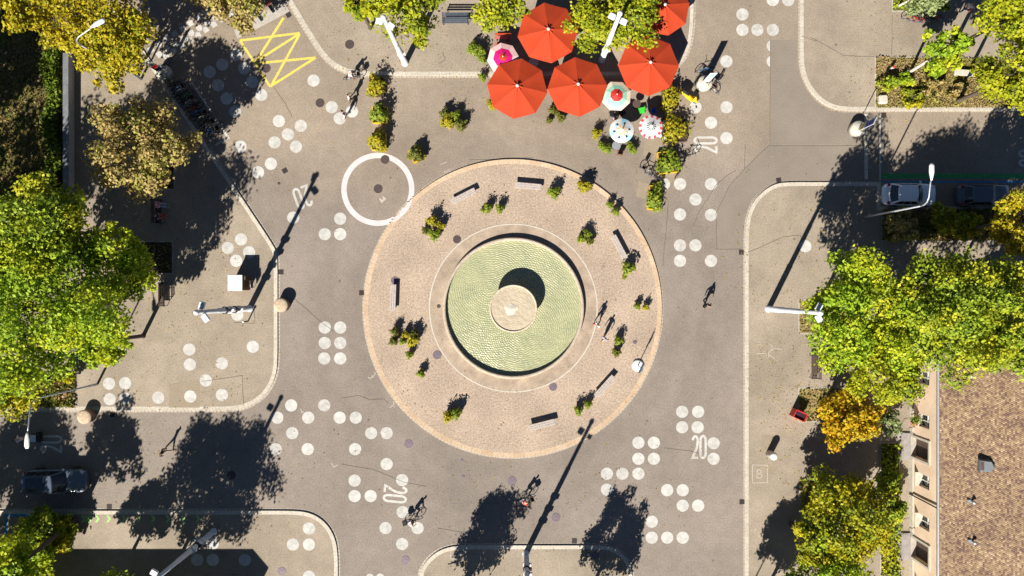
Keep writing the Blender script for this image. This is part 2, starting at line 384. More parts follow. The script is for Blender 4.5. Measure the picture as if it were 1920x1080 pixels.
def inside(poly, x, y):
    r = False; n = len(poly)
    for i in range(n):
        x1, y1 = poly[i - 1]; x2, y2 = poly[i]
        if (y1 > y) != (y2 > y) and x < (x2 - x1) * (y - y1) / (y2 - y1) + x1: r = not r
    return r
def gz(x, y):
    if (x - IC[0]) ** 2 + (y - IC[1]) ** 2 < IR ** 2: return .12
    return .10 if any(inside(p, x, y) for p in BW.values()) else 0.0
def G(px, py, dz=0.0):
    x, y = X(px), Y(py); return (x, y, gz(x, y) + dz)

g = MB(); g.sheet([(-260, -260), (260, -260), (260, 260), (-260, 260)], 0)
struct(g.build("road", asphalt))

def offset(poly, d):
    n = len(poly); out = []
    ar = sum(poly[i][0] * poly[(i + 1) % n][1] - poly[(i + 1) % n][0] * poly[i][1] for i in range(n)); sg = 1 if ar > 0 else -1
    for i in range(n):
        a, p, b = Vector(poly[i - 1]), Vector(poly[i]), Vector(poly[(i + 1) % n])
        d1 = (p - a).normalized(); d2 = (b - p).normalized(); n1 = Vector((-d1.y, d1.x)) * sg; n2 = Vector((-d2.y, d2.x)) * sg
        nn = n1 + n2; nn.normalize(); k = 1 / max(.5, nn.dot(n1)); q = p + nn * d * k; out.append((q.x, q.y))
    return out
def joint_mat(name, ca, cb, pitch, joint, jc):
    m = bpy.data.materials.new(name); m.use_nodes = True; n = m.node_tree.nodes; l = m.node_tree.links; p = n["Principled BSDF"]
    p.inputs["Roughness"].default_value = .85
    uv = n.new("ShaderNodeUVMap"); sx = n.new("ShaderNodeSeparateXYZ"); l.new(uv.outputs[0], sx.inputs[0])
    dv = n.new("ShaderNodeMath"); dv.operation = 'DIVIDE'; dv.inputs[1].default_value = pitch; l.new(sx.outputs[0], dv.inputs[0])
    fl = n.new("ShaderNodeMath"); fl.operation = 'FLOOR'; l.new(dv.outputs[0], fl.inputs[0])
    wn = n.new("ShaderNodeTexWhiteNoise"); wn.noise_dimensions = '1D'; l.new(fl.outputs[0], wn.inputs["W"])
    mx = n.new("ShaderNodeMix"); mx.data_type = 'RGBA'; l.new(wn.outputs["Value"], mx.inputs[0]); mx.inputs[6].default_value = (*ca, 1); mx.inputs[7].default_value = (*cb, 1)
    fr = n.new("ShaderNodeMath"); fr.operation = 'FRACT'; l.new(dv.outputs[0], fr.inputs[0])
    lt = n.new("ShaderNodeMath"); lt.operation = 'LESS_THAN'; lt.inputs[1].default_value = joint; l.new(fr.outputs[0], lt.inputs[0])
    m2 = n.new("ShaderNodeMix"); m2.data_type = 'RGBA'; l.new(lt.outputs[0], m2.inputs[0]); l.new(mx.outputs[2], m2.inputs[6]); m2.inputs[7].default_value = (*jc, 1)
    tc = n.new("ShaderNodeTexCoord"); no = n.new("ShaderNodeTexNoise"); no.inputs["Scale"].default_value = 7; l.new(tc.outputs["Object"], no.inputs["Vector"])
    mr = n.new("ShaderNodeMapRange"); mr.inputs[1].default_value = .3; mr.inputs[2].default_value = .7; mr.inputs[3].default_value = .78; mr.inputs[4].default_value = 1.1; l.new(no.outputs[0], mr.inputs[0])
    sc = n.new("ShaderNodeVectorMath"); sc.operation = 'SCALE'; l.new(m2.outputs[2], sc.inputs[0]); l.new(mr.outputs[0], sc.inputs[3])
    l.new(sc.outputs[0], p.inputs["Base Color"]); MATS[name] = m; return m
kerb_m = joint_mat("granite_kerb", (.48, .435, .365), (.43, .385, .32), 1.0, .03, (.33, .285, .23))
gutter_m = joint_mat("sett_gutter", (.4, .355, .295), (.35, .305, .25), .3, .2, (.24, .2, .16))
islandk_m = joint_mat("sandstone_kerb", (.5, .38, .265), (.44, .31, .2), .9, .03, (.32, .24, .17))

def ribbon(name, outer, inner, z, m, wall=None, closed=True, zi=None):
    n = len(outer); vs = []; fs = []; us = []; u = 0
    cnt = n if closed else n - 1
    zi = z if zi is None else zi
    for i in range(n + (1 if closed else 0)):
        a = outer[i % n]; b = inner[i % n]
        if i: u += math.dist(outer[i % n], outer[i - 1])
        vs += [(a[0], a[1], z), (b[0], b[1], zi), (a[0], a[1], 0 if wall is None else wall)]; us.append(u)
    ar = sum(outer[i][0] * outer[(i + 1) % n][1] - outer[(i + 1) % n][0] * outer[i][1] for i in range(n))
    uvs = []
    for i in range(cnt):
        q = [(3 * i, 3 * i + 3, 3 * i + 4, 3 * i + 1)]
        if wall is not None: q.append((3 * i + 2, 3 * i + 5, 3 * i + 3, 3 * i))
        for f in q:
            f = f if ar > 0 else tuple(reversed(f)); fs.append(f)
            for k in f: uvs.append((us[k // 3], (k % 3) * .3))
    me = bpy.data.meshes.new(name); me.from_pydata(vs, [], fs); me.materials.append(m)
    ul = me.uv_layers.new(name="UVMap"); ul.data.foreach_set("uv", [c for q in uvs for c in q]); me.update()
    return struct(link(name, me))
KW = .31
for k, p in BW.items():
    kin = offset(p, KW)
    ribbon("kerb", p, kin, .115, kerb_m, wall=0, zi=.10)
    ribbon("gutter", offset(p, -.02 - (.16 if k in 'ABEF' else .07)), offset(p, -.005), .006, gutter_m)
    b = MB(); b.sheet(kin, .10); struct(b.build("pavement", pave_m))
    # vertical inner lip of the kerb is hidden by the pavement sheet meeting it
    
# roundabout island
N = 160
def circ(r, n=N, c=IC): return [(c[0] + r * math.cos(2 * math.pi * i / n), c[1] + r * math.sin(2 * math.pi * i / n)) for i in range(n)]
ribbon("island_kerb", circ(IR), circ(IR - .38), .14, islandk_m, wall=0, zi=.12)
ribbon("gutter", circ(IR + .14), circ(IR + .005), .006, gutter_m)
FC = (X(962.5), Y(577.5))
b = MB(); b.sheet(circ(IR - .38), .12); struct(b.build("roundabout_island", gravel_m))
PR = 156 / S
b = MB(); b.sheet(circ(PR, c=FC), .128); struct(b.build("fountain_apron", conc_ring))
b = MB(); b.stroke(circ(PR + .04, c=FC), .1, .134, closed=True); struct(b.build("apron_edging", stone_w))

# darker asphalt repair, asphalt seams and cracks
b = MB(); b.sheet(world([(1441, 272), (1660, 272), (1660, 338), (1475, 338), (1450, 341), (1428, 354), (1408, 375), (1396, 404), (1392, 437), (1392, 467), (1343, 467), (1343, 400), (1350, 380), (1366, 350), (1396, 317)]), .004); struct(b.build("road_patch", patch_m))
b = MB(); b.sheet(world([(1445, 75), (1495, 75), (1495, 115), (1499, 141), (1511, 168), (1530, 191), (1554, 207), (1582, 212), (1660, 212), (1660, 271), (1445, 271)]), .004); struct(b.build("road_patch", patch_m))
for P in ([(318, 720), (375, 713), (375, 764), (318, 764)], [(1427, 815), (1449, 815), (1449, 843), (1427, 843)], [(1210, 258), (1238, 262), (1228, 295), (1205, 292)], [(1198, 340), (1216, 344), (1210, 372), (1192, 368)]):
    w_ = world(P); b = MB(); b.sheet(w_, gz(*w_[0]) + .004); struct(b.build("pavement_patch" if gz(*w_[0]) else "road_patch", pave_patch))
b = MB(); b.sheet(world([(439, 55), (530, 2), (543, 22), (445, 73)]), .004); struct(b.build("concrete_strip", conc))
random.seed(5)
def crack(pts, wd=.035, jit=.03, sub=4):
    w_ = world(pts); out = []
    for a, c in zip(w_, w_[1:]):
        for k in range(sub):
            t = k / sub; out.append((a[0] + (c[0] - a[0]) * t + random.uniform(-jit, jit), a[1] + (c[1] - a[1]) * t + random.uniform(-jit, jit)))
    out.append(w_[-1]); b = MB(); b.stroke(out, wd, gz(*w_[len(w_) // 2]) + .009); struct(b.build("road_crack" if not gz(*w_[0]) else "pavement_crack", dark_seam))
for c in ([(1444, 72), (1444, 272)], [(1343, 467), (1343, 400), (1366, 350), (1396, 317), (1441, 273), (1640, 273)], [(1343, 467), (1390, 467)],
          [(1380, 318), (1360, 332), (1340, 350), (1328, 372), (1308, 402), (1300, 425)], [(1253, 378), (1249, 430), (1243, 500)], [(1397, 270), (1396, 316)],
          [(552, 560), (590, 594), (626, 622)], [(640, 746), (672, 742), (695, 750), (720, 748), (728, 757)], [(513, 164), (535, 195), (548, 220)],
          [(378, 715), (455, 704), (458, 760)], [(1402, 473), (1470, 443), (1500, 441)], [(880, 300), (1000, 296)],
          [(1520, 70), (1580, 105), (1638, 107)], [(1670, 110), (1672, 30)], [(1500, 68), (1530, 78)], [(438, 605), (478, 606), (478, 570)], [(830, 98), (835, 112), (822, 120)],
          [(640, 870), (700, 880), (760, 905), (800, 912)], [(1245, 840), (1290, 845), (1310, 850)], [(820, 990), (880, 1000)]):
    crack(c)

# lines on roads
def line(name, pts, wd, m, z=.006, lab=None, cat="road marking", group=None):
    w_ = world(pts); b = MB(); b.stroke(w_, wd, gz(*w_[0]) + z); o = b.build(name, m)
    return tag(o, lab, cat, group) if lab else struct(o)
line("painted_line", [(1624, 214), (1624, 336)], .3, stone_w, lab="pale beige line across the side road beside the round sign base")
line("painted_line", [(1650, 214), (1650, 338)], .12, paint_w, lab="thin white line across the shaded side road")
line("green_stripe", [(1653, 330), (2050, 330)], .42, paint_dg, lab="dark green painted stripe along the shaded parking bay")
line("blue_line", [(1653, 341), (2050, 341)], .14, paint_b, lab="thin blue line edging the shaded parking bay")
line("blue_line", [(13, 1000), (13, 965), (64, 965)], .2, paint_b, lab="blue corner line of the parking space near the lower left tree")
line("bay_line", [(335, 172), (360, 155), (428, 258), (404, 272)], .18, paint_w, lab="white line boxing in the shaded bicycle bay")
b = MB()
for a in ([(450, 76), (562, 62)], [(450, 76), (507, 163)], [(477, 117), (562, 63)], [(480, 116), (532, 33)], [(480, 119), (592, 108)], [(509, 160), (562, 64)], [(507, 162), (592, 108)]):
    b.stroke(world(a), .2, .006 + .0006 * len(b.f))
tag(b.build("zigzag_marking", paint_y), "yellow zigzag of crossed lines painted on the road near the top kerb", "road marking")
b = MB()
def sq(px, py, s_, a, z=.006):
    c, n = math.cos(a), math.sin(a); q = [(px + s_ * (c * i - n * j), py + s_ * (n * i + c * j)) for i, j in ((-1, -1), (1, -1), (1, 1), (-1, 1))]; b.sheet(world(q), z)
for i in range(12): sq(283 + 14.8 * i, 93 - 9.9 * i, 5.4, -.55)
for i in range(10): sq(299 + 15 * i, 102 - 9.8 * i, 5.4, -.55)
for i in range(10): sq(311 + 15 * i, 104.5 - 9.8 * i, 5.2, -.55)
tag(b.build("checkered_crossing", paint_w), "black and white checkered crossing squares in the top left shade", "crossing")
for i, x in enumerate((158, 164.5, 171, 184, 205, 233, 261, 288, 316, 344, 372)):
    b = MB(); z = .106
    b.add([(X(x - 4.5), Y(965.5), z), (X(x), Y(965.5), z), (X(x + 4.5), Y(972), z), (X(x), Y(972), z)], [(0, 3, 2, 1)]); b.add([(X(x), Y(972), z), (X(x + 4.5), Y(972), z), (X(x), Y(978.5), z), (X(x - 4.5), Y(978.5), z)], [(0, 3, 2, 1)])
    o = ("first", "second", "third", "fourth", "fifth", "sixth", "seventh", "eighth", "ninth", "tenth", "last")[i]
    tag(b.build("chevron_marking", paint_g), o + " green chevron from the planted bed along the lower left pavement", "road marking", "green chevrons on the lower left pavement")

# white ring painted over road and island edge
b = MB(); n = 200; cx, cy = X(708.5), Y(355)
vs = []; rr = (58.5 / S, 61.8 / S, 65.2 / S, 68.5 / S)
for i in range(n):
    a = 2 * math.pi * i / n
    for r in rr:
        x, y = cx + r * math.cos(a), cy + r * math.sin(a); d = math.hypot(x - IC[0], y - IC[1])
        z = .006 if d > IR + .16 else (.014 if d > IR + .01 else (.147 if d > IR - .42 else .127)); vs.append((x, y, z))
fs = [(4 * i + k, 4 * i + k + 1, 4 * ((i + 1) % n) + k + 1, 4 * ((i + 1) % n) + k) for i in range(n) for k in range(3)]
b.add(vs, fs); tag(b.build("ring_marking", paint_p), "large white ring painted across the road and the edge of the island", "road marking")

# speed numerals
def arc(cx, cy, rx, ry, a0, a1, n=12): return [(cx + rx * math.cos(R(a0 + (a1 - a0) * i / n)), cy + ry * math.sin(R(a0 + (a1 - a0) * i / n))) for i in range(n + 1)]
DIG = {'0': ([arc(.5, .76, .36, .2, 0, 180) + arc(.5, .24, .36, .2, 180, 360)], True),
       '2': ([arc(.5, .74, .34, .21, 170, -20, 14) + [(.7, .45), (.4, .25), (.12, .05), (.9, .05)]], False)}
def numerals(px, py, up, hgt, wid, lab, wd=.2):
    u = Vector((up[0], -up[1])).normalized(); r = Vector((u.y, -u.x)); c = Vector((X(px), Y(py)))
    b = MB()
    for i, ch in enumerate("20"):
        for st in DIG[ch][0]:
            pts = []
            for sx, sy in st:
                q = c + r * ((i - 1) * wid * 1.08 + sx * wid) + u * ((sy - .5) * hgt); pts.append((q.x, q.y))
            b.stroke(pts, wd, gz(c.x, c.y) + .006, closed=DIG[ch][1])
    tag(b.build("speed_numerals", paint_w), lab, "road marking", "painted speed numerals 20")
numerals(1323, 271, (-1, 0), 45 / S, .68, "white 20 lying sideways on the road beside the cafe planters")
numerals(567, 370, (.33, .95), 41 / S, .68, "white 20 upside down on the road under the mast shadow")
numerals(96, 832, (-1, 0), 41 / S, .72, "white 20 in shade on the left road above the dark car")
numerals(741, 927, (1, .1), 45 / S, .7, "white 20 lying sideways below the fountain island beside a cyclist")
numerals(1311.5, 838, (0, -1), 45 / S, .6, "upright white 20 on the lower right road among white dots")
numerals(704, 1098, (0, -1), 45 / S, .8, "white 20 cut off by the bottom edge of the view")
numerals(1932, 296, (-1, 0), 45 / S, .72, "white 20 in the shaded right road cut off by the right edge")

# chalk letters and scribbles
def chalkB(px, py, up, lab, w_=14, h_=17):
    u = Vector((up[0], -up[1])).normalized(); r = Vector((u.y, -u.x)); c = Vector((X(px), Y(py))); z = gz(c.x, c.y) + .006; b = MB()
    def T(pts): return [tuple(c + r * (a * w_ / S) + u * (d * h_ / S)) for a, d in pts]
    b.stroke(T([(-1, -1), (1, -.95), (1, .95), (-1, 1), (-1, -1)]), .06, z)
    b.stroke(T([(-.4, -.45), (-.35, .5)]), .06, z + .0008)
    b.stroke(T([(-.35, .5), (.05, .45), (.2, .3), (.1, .1), (-.35, .03), (.15, -.05), (.32, -.22), (.2, -.4), (-.4, -.45)]), .06, z + .0016)
    tag(b.build("chalk_letter", chalk), lab, "chalk drawing")
chalkB(1424, 888, (0, -1), "chalk letter B in a square on the right pavement")
chalkB(860, 1037, (-1, 0), "chalk letter B lying in a box on the bottom pavement", 10, 15)
def scribble(strokes, lab, wd=.06):
    b = MB()
    for i, s_ in enumerate(strokes):
        w_ = world(s_); b.stroke(w_, wd, gz(*w_[0]) + .006 + .0008 * i)
    tag(b.build("chalk_mark", chalk), lab, "chalk drawing")
scribble([[(690, 707), (694, 710), (704, 701), (702, 697)], [(697, 704), (700, 708)]], "small chalk scrawl beside the left edge of the island")
scribble([[(731, 765), (739, 757), (737, 752)], [(735, 760), (740, 763)]], "chalk scrawl beside the lower left edge of the island")
scribble([[(621, 868), (626, 876), (634, 871)]], "chalk tick on the road below the six dots")
scribble([[(564, 766), (566, 774), (570, 771)]], "tiny chalk tick among the dots below the left pavement")
scribble([[(826, 308), (836, 304), (837, 306)], [(833, 320), (834, 324), (842, 318), (844, 321)]], "chalk brackets at the upper left edge of the island", .05)
scribble([[(712, 372), (716, 378), (723, 371)], [(718, 368), (721, 376)]], "white chalk blot inside the painted ring", .16)
scribble([[(1442, 645), (1448, 650)], [(1445, 654), (1449, 657)], [(1418, 663), (1436, 662)], [(1440, 670), (1441, 660), (1450, 652), (1464, 655)], [(1440, 664), (1452, 672)]], "chalk bicycle scribble on the right pavement", .06)
scribble([[(1414, 994), (1418, 990)], [(1422, 1002), (1424, 1007)], [(1431, 1001), (1435, 1003)]], "small chalk flecks on the pavement near the bottom right trees")

# ------------------------------------------------------------------ white dots
DOTS = {
 "by the bicycle bay": [(442, 103), (417, 121), (458, 128), (393, 135), (473, 154), (409, 160), (425, 185), (490, 178), (441, 209)],
 "right of the yellow zigzag": [(588, 151)],
 "where two people walk": [(622, 201), (637, 222), (660, 209)],
 "below the yellow zigzag": [(523, 227), (564, 236), (540, 252), (515, 267), (555, 275)],
 "left of the upside down 20": [(451, 275), (508, 307), (484, 323)],
 "between upside down 20 and island": [(638, 410), (609, 439), (638, 439), (550, 408)],
 "around the white roofed cabinet": [(453, 449), (428, 465), (468, 473), (444, 489), (446, 590)],
 "on the left pavement corner": [(475, 650), (356, 655), (357, 683), (417, 681), (387, 713), (358, 743), (417, 740), (298, 745)],
 "right of the left bed": [(206, 719), (236, 718), (207, 748), (237, 747)],
 "left of the island": [(609, 614), (638, 614), (609, 643), (638, 643), (608, 672), (638, 672)],
 "below the left pavement": [(608, 760), (546, 760), (520, 783), (578, 783), (637, 783), (667, 783), (548, 812), (517, 842), (577, 842), (666, 842), (696, 812), (725, 812)],
 "around the bottom sideways 20": [(725, 870), (665, 901), (754, 900), (665, 930), (695, 930), (755, 960), (783, 990), (723, 990), (754, 1020)],
 "on the lower left pavement corner": [(580, 990), (550, 1020), (580, 1020), (580, 1080)],
 "in the lower left building shadow": [(371, 1018), (400, 1018), (371, 1049), (400, 1049), (460, 1049)],
 "around the upright 20": [(1279, 772), (1309, 772), (1279, 801), (1308, 801), (1338, 831), (1338, 860)],
 "left of the upright 20": [(1197, 830), (1226, 830), (1197, 860), (1226, 860), (1138, 888), (1167, 888), (1197, 888), (1138, 918)],
 "below the upright 20": [(1251, 919), (1280, 919), (1280, 948), (1309, 948), (1222, 978), (1222, 1008), (1251, 1008), (1280, 1008)],
 "right of the island": [(1275, 345), (1333, 345), (1304, 374), (1275, 402), (1333, 403), (1275, 460), (1304, 460), (1275, 489), (1333, 489), (1245, 345)],
 "right of the cafe": [(1362, 115), (1304, 201), (1362, 201), (1333, 230), (1362, 259)],
 "at the top of the right road": [(1392, 27), (1392, 56), (1420, 56), (1449, 56), (1449, 0), (1478, 0)],
 "on the right pavement": [(1509, 462)],
 "half covered by the road patch": [(1449, 86), (1449, 115)],
}
ORD = ["leftmost", "second", "third", "fourth", "fifth", "sixth"]
RW = ["top", "second", "third", "fourth", "fifth", "sixth", "seventh"]
dot_me = {}
for place, pts in DOTS.items():
    rows = []
    for p in sorted(pts, key=lambda q: q[1]):
        if rows and p[1] - rows[-1][0][1] < 13: rows[-1].append(p)
        else: rows.append([p])
    for ri, row in enumerate(rows):
        row.sort()
        for ci, p in enumerate(row):
            z = G(*p)
            if place.startswith("half"):
                key = 'h'; z = (z[0], z[1], 0)
            else: key = 'f'
            if key not in dot_me:
                b = MB(); rad = 11.5 / S
                poly = [(rad * math.cos(2 * math.pi * i / 40), rad * math.sin(2 * math.pi * i / 40)) for i in range(40)]
                if key == 'h': poly = [q for q in poly if q[0] <= -.16]
                b.sheet(poly, .0075); o = b.build("white_dot", paint_w); dot_me[key] = o
            else:
                o = dot_me[key].copy(); COL.objects.link(o)
            o.location = z; o.rotation_euler.z = random.uniform(0, 6) if key == 'f' else 0
            rw = "" if len(rows) == 1 else (RW[ri] if ri < len(rows) - 1 else "bottom") + " row of "
            which = "only dot" if len(row) == 1 else ORD[ci] + " dot"
            lab = ("white dot painted " if len(pts) == 1 else "white %s in %sthe dots " % (which, rw)) + place
            tag(o, lab, "road marking", "white dots painted on the paving")

# ------------------------------------------------------------------ manholes and drains
def manhole(px, py, r, m, lab):
    b = MB(); rad = r / S
    b.lathe([(rad, 0), (rad, .012), (rad * .86, .014), (rad * .84, .008), (rad * .5, .012), (rad * .48, .007), (rad * .16, .012), (.0001, .012)], n=28, smooth=False, cap0=False)
    x, y, z = G(px, py); tag(b.build("manhole_cover", m, loc=(x, y, z + .002)), lab, "manhole cover", "round manhole covers")
for a in ((656, 84, 8.5, iron, "dark manhole cover on the top pavement left of the trees"), (499, 128, 8.3, iron, "dark manhole cover inside the yellow zigzag"),
          (600, 193, 8.3, iron, "dark manhole cover on the road left of the walking people"), (709, 354, 8.3, iron, "dark manhole cover inside the white ring"),
          (722, 299, 8.3, iron, "manhole cover under the top edge of the white ring"), (857, 449, 7.5, iron, "manhole cover on the island upper left of the basin"),
          (820, 665, 8.3, iron_l, "worn manhole cover on the island lower left of the basin"), (1037, 725, 7.5, iron_l, "worn manhole cover on the island below the basin"),
          (741, 526, 7.5, iron_l, "worn cover beside the left island bench"), (960, 902, 8.3, iron_l, "purplish manhole cover just below the island"),
          (1042, 970, 8.3, iron_l, "purplish manhole cover beside the long mast shadow"), (766, 832, 8.3, iron_l, "pale manhole cover lower left of the island"),
          (760, 1050, 8, iron_l, "pale manhole cover on the bottom road"), (529, 1070, 8, iron_l, "pale manhole cover on the lower left pavement"),
          (1116, 1040, 7, iron_l, "manhole cover in tree shade on the bottom pavement"), (434, 891, 8, iron, "manhole cover inside the big tree shadow"),
          (823, 574, 3.8, iron, "small round cover left of the basin"), (868, 894, 3.6, iron_l, "small round cap on the road below the island"),
          (474, 296, 3.4, iron, "small round cap left of the dots below the zigzag"), (523, 344, 2.6, iron, "tiny round cap above the upside down 20"),
          (866, 863, 2.8, iron_l, "tiny round cap at the bottom edge of the island"), (1190, 641, 4, iron_l, "small oval cap on the island right of the basin")):
    manhole(*a)
def drain(px, py, rz, lab, s_=.42):
    b = MB(); b.box((0, 0, .006), (s_, s_, .012), bev=.004)
    for i in range(5): b.box((0, (i - 2) * s_ * .17, .014), (s_ * .8, s_ * .06, .006), 1)
    x, y, z = G(px, py); o = b.build("drain_grate", [drain_m, black], loc=(x, y, z + .006)); o.rotation_euler.z = rz
    tag(o, lab, "drain", "square drain grates along the kerbs")
for a in ((541, 28, .55, "square drain grate by the top left kerb near the barrier"), (697, 147, 0, "reddish drain grate above the row of shrub planters"), (534, 320, .5, "square drain grate in the road above the upside down 20"),
          (678, 549, 0, "square drain grate at the left edge of the island"), (1390, 473, 0, "square drain grate at the right kerb below the road patch"), (1460, 338, .15, "square drain grate at the rounded right kerb"),
          (527, 510, 0, "square drain grate at the left kerb below the mast shadow"), (1077, 1014, 0, "square drain grate at the bottom kerb"), (1391, 941, 0, "square drain grate at the lower right kerb"),
          (205, 950, 0, "square drain grate at the lower left kerb"), (1657, 216, 0, "square drain grate at the top right kerb"), (211, 777, 0, "square drain grate in shade below the left pavement")):
    drain(*a)

# ------------------------------------------------------------------ fountain
def water_mat(name, c1, c2, centers, strength, foam=None):
    m = bpy.data.materials.new(name); m.use_nodes = True; n = m.node_tree.nodes; l = m.node_tree.links; p = n["Principled BSDF"]
    p.inputs["Roughness"].default_value = .38; p.inputs["Specular IOR Level"].default_value = .5
    tc = n.new("ShaderNodeTexCoord")
    hs = None
    def add(a, b_):
        if a is None: return b_
        q = n.new("ShaderNodeMath"); q.operation = 'ADD'; l.new(a, q.inputs[0]); l.new(b_, q.inputs[1]); return q.outputs[0]
    for i, (cx, cy, sc, amp, dist) in enumerate(centers):
        mp = n.new("ShaderNodeMapping"); mp.inputs["Location"].default_value = (-cx, -cy, 0); l.new(tc.outputs["Object"], mp.inputs[0])
        wv = n.new("ShaderNodeTexWave"); wv.wave_type = 'RINGS'; wv.rings_direction = 'SPHERICAL'; wv.inputs["Scale"].default_value = sc
        wv.inputs["Distortion"].default_value = dist; wv.inputs["Detail"].default_value = 2.0; wv.inputs["Detail Scale"].default_value = .9
        l.new(mp.outputs[0], wv.inputs["Vector"])
        k = n.new("ShaderNodeMath"); k.operation = 'MULTIPLY'; k.inputs[1].default_value = amp; l.new(wv.outputs["Fac"], k.inputs[0]); hs = add(hs, k.outputs[0])
    no = n.new("ShaderNodeTexNoise"); no.inputs["Scale"].default_value = 3.2; no.inputs["Detail"].default_value = 4; l.new(tc.outputs["Object"], no.inputs["Vector"])
    k = n.new("ShaderNodeMath"); k.operation = 'MULTIPLY'; k.inputs[1].default_value = 1.8; l.new(no.outputs["Fac"], k.inputs[0]); hs = add(hs, k.outputs[0])
    b = n.new("ShaderNodeBump"); b.inputs["Strength"].default_value = strength; b.inputs["Distance"].default_value = .12
    l.new(hs, b.inputs["Height"]); l.new(b.outputs[0], p.inputs["Normal"])
    n2 = n.new("ShaderNodeTexNoise"); n2.inputs["Scale"].default_value = .7; n2.inputs["Detail"].default_value = 5; l.new(tc.outputs["Object"], n2.inputs["Vector"])
    rp = n.new("ShaderNodeValToRGB"); e = rp.color_ramp.elements; e[0].position = .35; e[1].position = .65; e[0].color = (*c2, 1); e[1].color = (*c1, 1)
    l.new(n2.outputs["Fac"], rp.inputs[0]); l.new(rp.outputs[0], p.inputs["Base Color"])
    MATS[name] = m; return m
pool_water = water_mat("pool_water", (.345, .345, .2), (.275, .29, .17), [(0, 0, 1.5, .3, 6), (-1.9, 1.7, 1.7, .55, 4.5), (.6, -2.1, 1.8, .55, 4.5), (-2.4, -1.0, 2.0, .4, 6), (2.4, .8, 1.9, .3, 6)], .3)
bowl_water = water_mat("bowl_water", (.46, .39, .28), (.39, .33, .24), [(0, 0, 3.2, .2, 6)], .3)
fz = .128
ft = thing("fountain", "round stone fountain basin of green water with a raised central bowl", "fountain", (FC[0], FC[1], fz))
b = MB(); ro, ri, h = 5.85, 5.6, .41
b.lathe([(ro + .04, 0), (ro, .1), (ro, h - .05), (ro - .04, h), (ri + .03, h), (ri, h - .04), (ri, -.0)], n=120, cap0=False, cap1=False)
b.build("basin_wall", mat("basin_stone", (.46, .385, .3), (.38, .31, .24), 2.2, .85, fine=(9, .2)), ft)
b = MB(); b.lathe([(ri - .002, .07), (.0001, .07)], n=96, smooth=False, cap0=False); b.build("water", pool_water, ft)
b = MB(); b.lathe([(.75, 0), (.6, .15), (.42, .35), (.4, .75), (.55, .9), (1.1, .98), (1.7, 1.12), (1.93, 1.26), (1.95, 1.33), (1.88, 1.36), (1.82, 1.33), (1.78, 1.24), (1.5, 1.2), (.0001, 1.2)], n=72)
bw = b.build("bowl", mat("bowl_stone", (.55, .47, .36), (.46, .38, .27), 3.0, .7, fine=(8, .3)), ft)
b = MB(); b.lathe([(1.79, 1.275), (.0001, 1.275)], n=64, smooth=False, cap0=False); b.build("bowl_water", bowl_water, bw)
b = MB(); random.seed(3); nr_, na = 9, 36; vs = [(0, 0, .08)]
for k in range(1, nr_ + 1):
    for i in range(na):
        a = 2 * math.pi * i / na; q = k / nr_; r = q * (.48 + .05 * math.sin(3 * a + 1) + .04 * math.sin(5 * a) + random.uniform(-.04, .04))
        vs.append((r * math.cos(a) * 1.1, r * math.sin(a), .004 + .07 * (1 - q) + random.uniform(0, .02) * (1 - q)))
fs = [(0, 1 + i, 1 + (i + 1) % na) for i in range(na)] + [(1 + k * na + i, 1 + (k + 1) * na + i, 1 + (k + 1) * na + (i + 1) % na, 1 + k * na + (i + 1) % na) for k in range(nr_ - 1) for i in range(na)]
b.add([(x - .2, y - .05, z + 1.283) for x, y, z in vs], fs, 0, True)
b.build("water_jet", mat("water_foam", (.54, .52, .46), (.44, .4, .32), 4, .4), ft)

# ------------------------------------------------------------------ leaves, trees, plants
def leaf_mesh(name, pos, nor, size, rng, mtl):
    n = len(pos)
    a = rng.normal(size=(n, 3)); nor = nor / (np.linalg.norm(nor, axis=1, keepdims=True) + 1e-9)
    u = np.cross(nor, a); u /= np.linalg.norm(u, axis=1, keepdims=True) + 1e-9; v = np.cross(nor, u)
    s_ = (size * rng.uniform(.6, 1.35, n))[:, None]
    vs = np.empty((n, 4, 3), np.float32)
    vs[:, 0] = pos - u * s_ * .6; vs[:, 1] = pos - v * s_ * .42 + nor * s_ * .1; vs[:, 2] = pos + u * s_ * .6; vs[:, 3] = pos + v * s_ * .42 + nor * s_ * .1
    me = bpy.data.meshes.new(name); me.vertices.add(4 * n); me.vertices.foreach_set("co", vs.ravel())
    me.loops.add(4 * n); me.loops.foreach_set("vertex_index", np.arange(4 * n, dtype=np.int32))
    me.polygons.add(n); me.polygons.foreach_set("loop_start", np.arange(0, 4 * n, 4, dtype=np.int32)); me.polygons.foreach_set("loop_total", np.full(n, 4, np.int32))
    me.materials.append(mtl); me.update(calc_edges=True); return me
